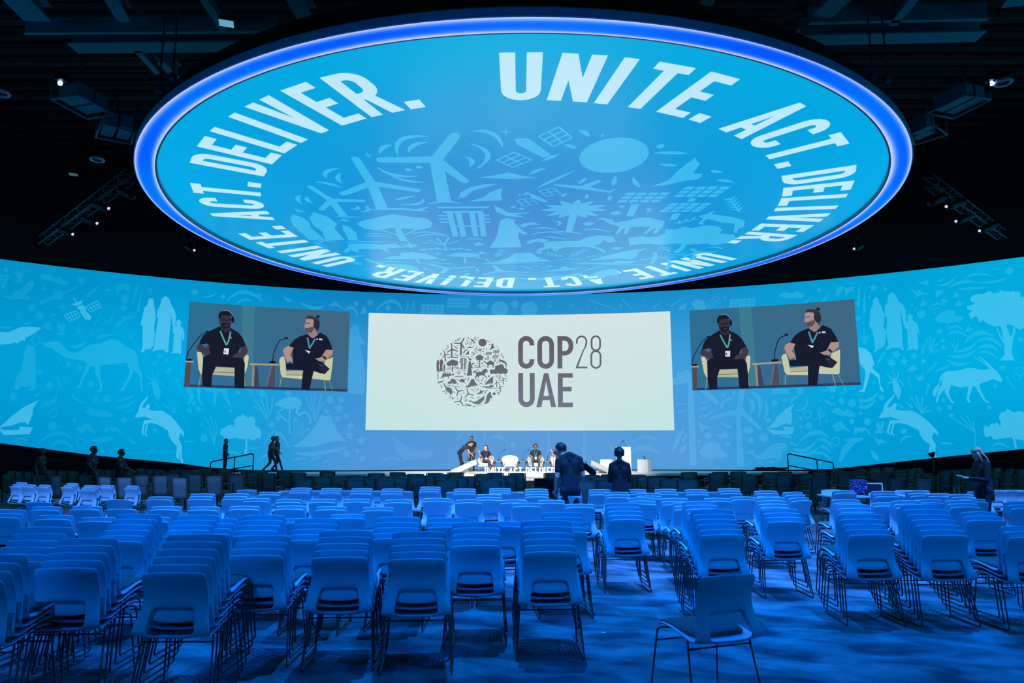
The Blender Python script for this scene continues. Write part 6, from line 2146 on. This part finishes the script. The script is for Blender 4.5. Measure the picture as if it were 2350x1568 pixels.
def headset(root, J, axes):
    hs, hf, hu = axes
    H = J['head']
    mb = MB()
    mb.tube([H + hs * (.112 * math.cos(a)) + hu * (.03 + .115 * math.sin(a)) - hf * .0 for a in [PI * i / 10 for i in range(11)]], .010, 6)
    for s in (-1, 1):
        mb.lathe([(.0, -.018), (.036, -.018), (.040, .0), (.034, .018), (.0, .018)], 12, H + hs * s * .108 + hu * .0, hs)
    mb.build('headset', M_BLK, root, True)


FACE_R = -PI / 2      # facing the right of the photograph
FACE_L = PI / 2
FACE_CAM = PI
STRIDE = dict(hipL=(-.09, 0, .90), knL=(-.09, .20, .53), anL=(-.09, .30, .09), knR=(.09, .02, .48), anR=(.09, -.30, .14), toeR=(0, .14, -.10), toeL=(0, .16, -.01),
              elL=(-.24, -.14, 1.15), wrL=(-.24, -.10, .90), elR=(.24, .06, 1.14), wrR=(.23, .24, .96))


def px_x(px, y, py=1060):
    return at_y(px, py, y).x


person('man in a dark patterned shirt walking before the black dado, further left of the two', (px_x(210, 24), 24, 0), FACE_R, STRIDE, M_CAMO, M_TROU, M_SKIND, scale=1.03, build=1.15)
person('man in a dark patterned shirt reaching forward before the black dado, right of the two', (px_x(274, 24.2), 24.2, 0), FACE_R, dict(STRIDE, elR=(.22, .16, 1.16), wrR=(.19, .40, 1.08), elL=(-.2, .12, 1.15), wrL=(-.17, .34, 1.05)), M_CAMO, M_TROU, M_SKIND, scale=.97)
person('dim figure in patterned black clothes in the dark at the far left', (px_x(92, 26), 26, 0), FACE_R, None, M_CAMO, M_TROU, M_SKIND, scale=1.0)
person('man standing behind the left ramp handrail in a dark patterned shirt', (px_x(514, 35.9), 35.9, ST_Z), FACE_R, dict(elR=(.2, .05, 1.13), wrR=(.16, .20, 1.0)), M_CAMO, M_TROU, M_SKIND, scale=.93)
person('man in a red patterned shirt striding along the stage, nearer of the embracing two', (px_x(619, 35.3), 35.3, ST_Z), FACE_R, dict(STRIDE, elR=(.27, .12, 1.2), wrR=(.10, .32, 1.15), chest=(0, .06, 1.41), head=(0, .10, 1.61), shL=(-.185, .06, 1.38), shR=(.185, .06, 1.38)), M_CAMOR, M_TROU, M_SKIND, scale=1.0, build=1.18)
person('man in a dark patterned shirt striding along the stage, farther of the embracing two', (px_x(633, 36.0), 36.0, ST_Z), FACE_R, dict(STRIDE, knL=(-.09, .02, .48), anL=(-.09, -.26, .14), knR=(.09, .20, .52), anR=(.09, .34, .09), head=(0, -.02, 1.62)), M_CAMO, M_TROUG, M_SKIN, scale=1.0, build=1.15)
BEND = dict(pel=(0, -.08, .94), chest=(0, .27, 1.33), head=(0, .46, 1.36), hf=(0, .65, -.7), shL=(-.18, .27, 1.29), shR=(.18, .27, 1.29), elL=(-.21, .30, 1.01), wrL=(-.17, .36, .77), elR=(.21, .36, 1.02), wrR=(.17, .55, .82),
            hipL=(-.09, -.07, .88), hipR=(.09, -.07, .88), knL=(-.10, .02, .48), knR=(.10, .0, .48))
person('man in a dark shirt bending over the small side table on the stage', (px_x(1057, 35.2), 35.2, ST_Z), FACE_R, BEND, M_CAMO, M_TROU, M_SKIN, scale=1.0)
person('man in dark clothes standing upright behind the bending man on the stage', (px_x(1081, 36.8), 36.8, ST_Z), FACE_CAM, dict(elL=(-.2, .05, 1.13), wrL=(-.12, .18, .98), elR=(.2, .05, 1.13), wrR=(.12, .18, .98), hf=(.3, 1, -.1)), M_SHIRT, M_TROU, M_SKIND, scale=1.0)
SIT = dict(pel=(0, -.06, .53), chest=(0, -.10, 1.01), head=(0, -.07, 1.22), shL=(-.19, -.09, .98), shR=(.19, -.09, .98), elL=(-.27, .02, .74), wrL=(-.19, .22, .62), elR=(.27, .02, .74), wrR=(.19, .22, .62),
           hipL=(-.10, -.04, .53), hipR=(.10, -.04, .53), knL=(-.15, .40, .52), knR=(.15, .40, .52), anL=(-.15, .44, .08), anR=(.15, .44, .08))
r, J, ax = person('seated man in a black polo with teal lanyard and headset in the armchair', (px_x(1228, 35.95), 35.95, ST_Z), FACE_CAM, SIT, M_SHIRT, M_TROUG, M_SKIND, scale=1.0)
lanyard(r, J, M_TEAL)
headset(r, J, ax)
CROSS = dict(SIT, hf=(.85, .5, 0), knR=(.02, .42, .58), anR=(-.16, .52, .36), toeR=(-.06, .14, -.06), knL=(-.10, .40, .52), anL=(-.04, .46, .08), elR=(.30, .0, .80), wrR=(.36, .10, .98), elL=(-.26, .06, .74), wrL=(-.02, .28, .64))
r, J, ax = person('seated woman with crossed legs and blue lanyard in the armchair, head turned', (px_x(1114, 35.95), 35.95, ST_Z), FACE_CAM + .2, CROSS, M_SHIRT, M_TROUG, M_SKIN, hair_style='short', scale=.96)
lanyard(r, J, M_BLUEL)
MB().tube([J['head'] - ax[1] * .10, J['head'] - ax[1] * .15 - ax[2] * .05, J['head'] - ax[1] * .14 - ax[2] * .16], .03, 7, .012).build('ponytail', M_HAIRB, r, True)
r, J, ax = person('seated man with a raised knee mostly hidden behind the bowed man', (px_x(1282, 35.95), 35.95, ST_Z), FACE_CAM, CROSS, M_SHIRT, M_TROUG, M_SKIN, scale=1.0)
headset(r, J, ax)
# nearer figures in the hall
BOWED = dict(chest=(0, .07, 1.47), head=(-.12, .20, 1.585), hf=(-.3, .8, -.5), shL=(-.185, .08, 1.41), shR=(.185, .06, 1.43), elL=(-.225, .02, 1.13), wrL=(-.22, .16, .92), elR=(.235, .02, 1.15), wrR=(.19, .22, 1.0))
person('man in a black polo bowing his head, seen from behind before the stage', (px_x(1307, 12.9, 1100), 12.9, 0), .12, BOWED, M_NAVYB, M_JEAN, M_SKIN, scale=1.02, build=1.02)
FOLD = dict(head=(0, .02, 1.64), shL=(-.15, 0, 1.42), shR=(.15, 0, 1.42), elL=(-.20, .05, 1.13), wrL=(.02, .22, 1.14), elR=(.20, .05, 1.13), wrR=(-.02, .25, 1.17))
r, J, ax = person('woman in black seen from behind, arms folded, standing before the lectern', (px_x(1421, 13.4, 1100), 13.4, 0), -.08, FOLD, M_SHIRT, M_TROU, M_SKIN, long_sleeve=True, scale=.945, build=.98)
MB().lathe([(.0, -.03), (.028, -.02), (.034, .0), (.028, .022), (.0, .03)], 12, J['head'] - ax[1] * .12 - ax[2] * .03).build('hair_bun', M_HAIRB, r, True)
CROUCH = dict(pel=(0, -.14, .80), chest=(0, .24, 1.10), head=(0, .42, 1.20), hf=(0, 1, -.35), shL=(-.19, .22, 1.07), shR=(.19, .22, 1.07), elL=(-.22, .34, .82), wrL=(-.14, .48, .70), elR=(.22, .34, .82), wrR=(.14, .48, .70),
              hipL=(-.10, -.14, .78), hipR=(.10, -.14, .78), knL=(-.12, .08, .44), knR=(.12, .08, .44))
r, J, ax = person('man in black with a red print on his back stooping at the stage edge', (px_x(1350, 27), 27, 0), FACE_L, CROUCH, M_SHIRT, M_TROU, M_SKIN, scale=1.04)
MB().box((-.02, .10, 1.165), (.16, .10, .012), Matrix.Rotation(.65, 3, 'X')).build('back_print', M_RED, r)
HOLD = dict(head=(0, .06, 1.62), hf=(0, .85, -.42), elL=(-.24, .06, 1.10), wrL=(-.09, .30, 1.14), elR=(.24, .06, 1.10), wrR=(.07, .33, 1.15), knR=(.09, .05, .49), anR=(.09, -.22, .10), anL=(-.09, .10, .08))
r, J, ax = person('blonde woman in a navy blazer looking down at the phone in her hands', (px_x(2254, 13.9, 1100), 13.9, 0), FACE_L - .05, HOLD, M_NAVYB, M_JEAN, M_SKIN, M_HAIRBL, True, 'long', scale=.95, build=1.08)
# blazer skirt below the waist
MB().lathe([(.165, .70), (.17, .80), (.165, .95), (.145, 1.06)], 20, (0, .0, 0)).build('blazer_hem', M_NAVYB, r, True)
ph = (J['wrL'] + J['wrR']) / 2 + Vector((0, .11, .02))
t = empty('phone', r.matrix_basis @ ph if False else Matrix.Translation(r.location) @ Matrix.Rotation(r.rotation_euler.z, 4, 'Z') @ (ph * .95), FACE_L, 'pale phone held in the blonde woman\'s hands', 'phone')
MB().box((0, 0, 0), (.16, .12, .012), Matrix.Rotation(.5, 3, 'X'), .004).build('body', M_WHITE, t)

# ------------------------------------------------------------------ roof steel, rigging and lamps overhead
def ibeam(name, p0, p1, w, h, lab):
    """an I-section roof beam from p0 to p1"""
    p0, p1 = Vector(p0), Vector(p1)
    d = (p1 - p0)
    L = d.length
    d.normalize()
    R = Matrix((d, Vector((0, 0, 1)).cross(d), Vector((0, 0, 1)))).transposed()
    c = (p0 + p1) / 2
    t = empty('roof_beam', c, 0, lab, 'beam')
    t.rotation_euler = R.to_euler()
    MB().box((0, 0, 0), (L, w, .05)).build('lower_flange', M_STEEL, t)
    MB().box((0, 0, h), (L, w, .05)).build('upper_flange', M_STEEL, t)
    MB().box((0, 0, h / 2), (L, .03, h - .05)).build('web', M_STEEL, t)
    return t


BZ = 15.4
beams = [((170, 105), (620, 103), .62, 'wide horizontal roof beam passing behind the upper left rim of the round screen'),
         ((60, 71), (640, 70), .14, 'thin horizontal roof beam at the upper left, above the wide one'),
         ((240, -40), (288, 44), .42, 'short slanting roof beam left of the hanging chains'),
         ((10, -40), (90, 42), .85, 'broad slanting roof beam in the top left corner'),
         ((372, 139), (409, 176), .30, 'short slanting beam just above the left rim of the round screen'),
         ((318, 112), (365, 165), .22, 'narrow slanting strut below the wide left roof beam'),
         ((455, -30), (520, 70), .26, 'narrow slanting roof beam right of the left chains'),
         ((672, -20), (708, 48), .55, 'short slanting roof beam above the top left rim of the round screen'),
         ((1840, 96), (2255, 88), .62, 'wide horizontal roof beam at the upper right behind the right chain'),
         ((1860, 56), (2270, 49), .14, 'thin horizontal roof beam at the upper right, above the wide one'),
         ((2120, -20), (2052, 62), .30, 'slanting roof beam leaning over the right hanging chain'),
         ((2375, -40), (2325, 20), .60, 'broad slanting roof beam in the top right corner'),
         ((1645, -30), (1618, 26), .42, 'short slanting roof beam above the top right rim of the round screen'),
         ((1955, -20), (1890, 40), .70, 'broad slanting roof beam left of the right hanging chain')]
for (a, b, w, lab) in beams:
    p, q = at_z(a[0], max(a[1], -60), BZ), at_z(b[0], b[1], BZ)
    ibeam('roof_beam', p, q, w, .5, lab)
# purlin slats of the roof deck: only faint lines
random.seed(11)
deck = empty('roof_deck_slats', (0, 20, CEIL_Z - .3), 0, 'faint dark slatted roof deck high above the round screen', 'roof')
slat_me = None
for i in range(34):
    y = -2 + i * .95 - 10
    for x0, x1 in ((-26, -14), (-13.5, -2), (-1.5, 10), (10.5, 24)):
        mb = MB()
        mb.box((0, 0, 0), (x1 - x0, .42, .05))
        if slat_me is None:
            pass
        mb.build('slat', M_BLACK if (i * 7 + int(x0)) % 3 else M_DECK, deck).location = ((x0 + x1) / 2, y, 0) if True else None


def truss(p0, p1, lab, n=12, w=.36):
    p0, p1 = Vector(p0), Vector(p1)
    d = p1 - p0
    c = (p0 + p1) / 2
    t = empty('lighting_truss', c, 0, lab, 'truss')
    dd = d.normalized()
    s = dd.cross(Vector((0, 0, 1))).normalized() * w / 2
    u = Vector((0, 0, w / 2))
    for a, b in ((s, u), (s, -u), (-s, u), (-s, -u)):
        MB().tube([p0 - c + a + b, p1 - c + a + b], .03, 6).build('chord', M_STEELD, t, True)
    for sd, q in (('h', -u), ('h', u)):
        mb = MB()
        for i in range(n + 1):
            p = p0 + d * i / n - c
            e = s if i % 2 else -s
            nx = p0 + d * min(i + 1, n) / n - c
            mb.tube([p + e + q, nx - e + q], .015, 5)
        mb.build('lacing', M_STEELD, t)
    return t


def spotlight(lens_px, top_px, z, lit, lab):
    a = at_z(*lens_px, z)
    r = ray(*top_px)
    b = Vector((0, 0, EYE)) + r * (a.y / r.y * 1.01)
    t = empty('spotlight', a, 0, lab, 'lamp', 'spotlights on the side trusses')
    d = (b - a)
    mb = MB()
    mb.tube([d * .05, d * .3 + Vector((0, .02, .0)), d * .8 + Vector((0, .03, .02)), d], .12, 12, .15)
    mb.build('housing', M_BLK, t, True)
    MB().tube([d * .04 + Vector((0, -.03, -.13)), d * .5 + Vector((0, -.05, -.16)), d + Vector((0, -.04, -.15))], .02, 6).build('lower_edge', M_STEEL, t, True)
    MB().lathe([(.0, -.01), (.055, -.01), (.055, .01), (.0, .012)], 14, (0, 0, 0), (-d).normalized()).build('lens', M_LENS if lit else M_BLK, t)
    mb = MB()
    k = d * .6
    mb.tube(rounded([k + Vector((-.17, 0, 0)), k + Vector((-.17, 0, .35)), k + Vector((.17, 0, .35)), k + Vector((.17, 0, 0))], .05), .018, 6)
    mb.tube([k + Vector((0, 0, .35)), k + Vector((0, 0, .62))], .025, 6)
    mb.build('yoke', M_STEELD, t, True)
    return t


TZL = 11.2
p, q = at_z(100, 548, TZL), at_z(300, 400, TZL)
truss(p, q, 'slanting lighting truss left of the round screen', 14)
p, q = at_z(2135, 420, TZL), at_z(2300, 545, TZL)
truss(p, q, 'slanting lighting truss right of the round screen', 14)
for lp, tp, lit, lab in [((251, 474), (213, 461), 1, 'lit spotlight highest on the left truss'), ((224, 508), (191, 493), 1, 'lit spotlight in the middle of the left truss'), ((168, 533), (135, 517), 1, 'dim spotlight lowest on the left truss'), ((309, 448), (276, 430), 0, 'unlit spotlight by the left rim of the round screen'),
                         ((2173, 479), (2213, 467), 1, 'lit spotlight highest on the right truss'), ((2195, 513), (2233, 498), 1, 'lit spotlight in the middle of the right truss'), ((2249, 535), (2284, 520), 1, 'dim spotlight lowest on the right truss'), ((2133, 472), (2171, 454), 0, 'unlit spotlight by the right rim of the round screen'),
                         ((447, 571), (430, 560), 1, 'lone lit spotlight below the left rim of the round screen'), ((1961, 575), (1978, 566), 1, 'lone lit spotlight below the right rim of the round screen')]:
    spotlight(lp, tp, TZL - .5, lit, lab)


def cage(corners, z, lab, star=None, dots=False):
    P = [at_z(*c, z) for c in corners]
    c = sum(P, Vector()) / 4
    t = empty('projector_cage', c, 0, lab, 'projector', 'projector cages')
    for a, b in zip(P, P[1:] + P[:1]):
        MB().tube([a - c, b - c], .035, 6).build('frame_bar', M_STEEL, t, True)
        MB().tube([a - c, a - c + Vector((0, 0, 1.0))], .03, 6).build('upright', M_STEELD, t, True)
    e1, e2 = (P[1] - P[0]), (P[3] - P[0])
    for k in (.28, .72):
        mid = P[0] - c + e1 * .5 + e2 * k
        R = Matrix((e1.normalized(), Vector((0, 0, 1)).cross(e1.normalized()), Vector((0, 0, 1)))).transposed()
        MB().box(mid + Vector((0, 0, .28)), (e1.length * .8, e2.length * .36, .45), R, .03).build('projector_body', M_STEEL, t)
    return t


cage([(120, 223), (183, 212), (264, 259), (203, 268)], 12.4, 'upper projector cage hanging in the dark at the left')
cage([(222, 311), (234, 277), (312, 300), (303, 326)], 12.2, 'lower projector cage hanging against the left rim of the round screen')
cage([(2130, 265), (2220, 222), (2276, 234), (2190, 277)], 12.4, 'upper projector cage hanging in the dark at the right')
cage([(2093, 312), (2142, 289), (2176, 314), (2100, 337)], 12.2, 'lower projector cage hanging against the right rim of the round screen')
for px, py, lab in ((141, 186, 'bright blue point lamp above the left projector cages'), (2278, 197, 'bright blue point lamp above the right projector cages')):
    p = at_z(px, py, 13.4)
    t = empty('point_lamp', p, 0, lab, 'lamp', 'bright blue point lamps')
    MB().lathe([(.0, -.09), (.055, -.06), (.075, .0), (.055, .06), (.0, .09)], 12).build('bulb', M_STAR, t, True)
    MB().box((0, .02, .22), (.30, .30, .28), None, .04).build('housing', M_BLK, t)
for px, py, z, lab in ((225, 362, 13.0, 'small pale round ring fitting in the dark left of the round screen'), (2305, 195, 13.4, 'small pale round ring fitting beside the right blue lamp'), (4, 208, 13.0, 'small pale round ring fitting at the far left edge')):
    p = at_z(px, py, z)
    t = empty('ring_fitting', p, 0, lab, 'lamp', 'round ring fittings overhead')
    mb = MB()
    mb.tube([(.24 * math.cos(2 * PI * i / 20), .24 * math.sin(2 * PI * i / 20), 0) for i in range(21)], .05, 6)
    mb.build('ring', M_PALE, t, True)
    MB().lathe([(.0, .02), (.22, .02), (.24, .25), (.0, .25)], 16).build('can', M_BLK, t, True)
for px, py, z, w, lab in ((523, 51, 15.3, .34, 'small pale panel lamp above the upper left rim'), (170, 396, 12.6, .22, 'small pale panel lamp in the dark far left')):
    p = at_z(px, py, z)
    t = empty('panel_lamp', p, 0, lab, 'lamp')
    MB().box((0, 0, 0), (w * 1.3, w, .03), Matrix.Rotation(.3, 3, 'Z')).build('panel', emit_mat('pale_panel', (.15, .5, .65), .8 if py < 100 else .25, False), t)
    MB().box((0, 0, .09), (w * 1.4, w * 1.1, .12), Matrix.Rotation(.3, 3, 'Z'), .02).build('housing', M_BLK, t)
# hoist chains that carry the round screen
for (px, py), lab in (((368, 206), 'left hoist chain of the round screen'), ((399, 178), 'second hoist chain from the left of the round screen'), ((2040, 190), 'right hoist chain of the round screen'), ((2006, 183), 'second hoist chain from the right of the round screen')):
    p = at_z(px, py, DZ + .35)
    t = empty('hoist_chain', p, 0, lab, 'chain', 'hoist chains')
    mb = MB()
    k = 0
    z = 0.12
    top = CEIL_Z - .4 - p.z
    while z < top:
        if k % 2:
            mb.box((0, 0, z), (.05, .018, .10))
        else:
            mb.box((0, 0, z), (.018, .05, .10))
        z += .085 if '' == lab else .09
        k += 1
    o = mb.build('links', M_STEELD, t)
    o['kind'] = 'stuff'
    MB().box((0, 0, .05), (.14, .14, .16), None, .03).build('hook_block', M_STEELD, t)
    MB().box((0, 0, top), (.22, .18, .35), None, .03).build('hoist_motor', M_BLK, t)
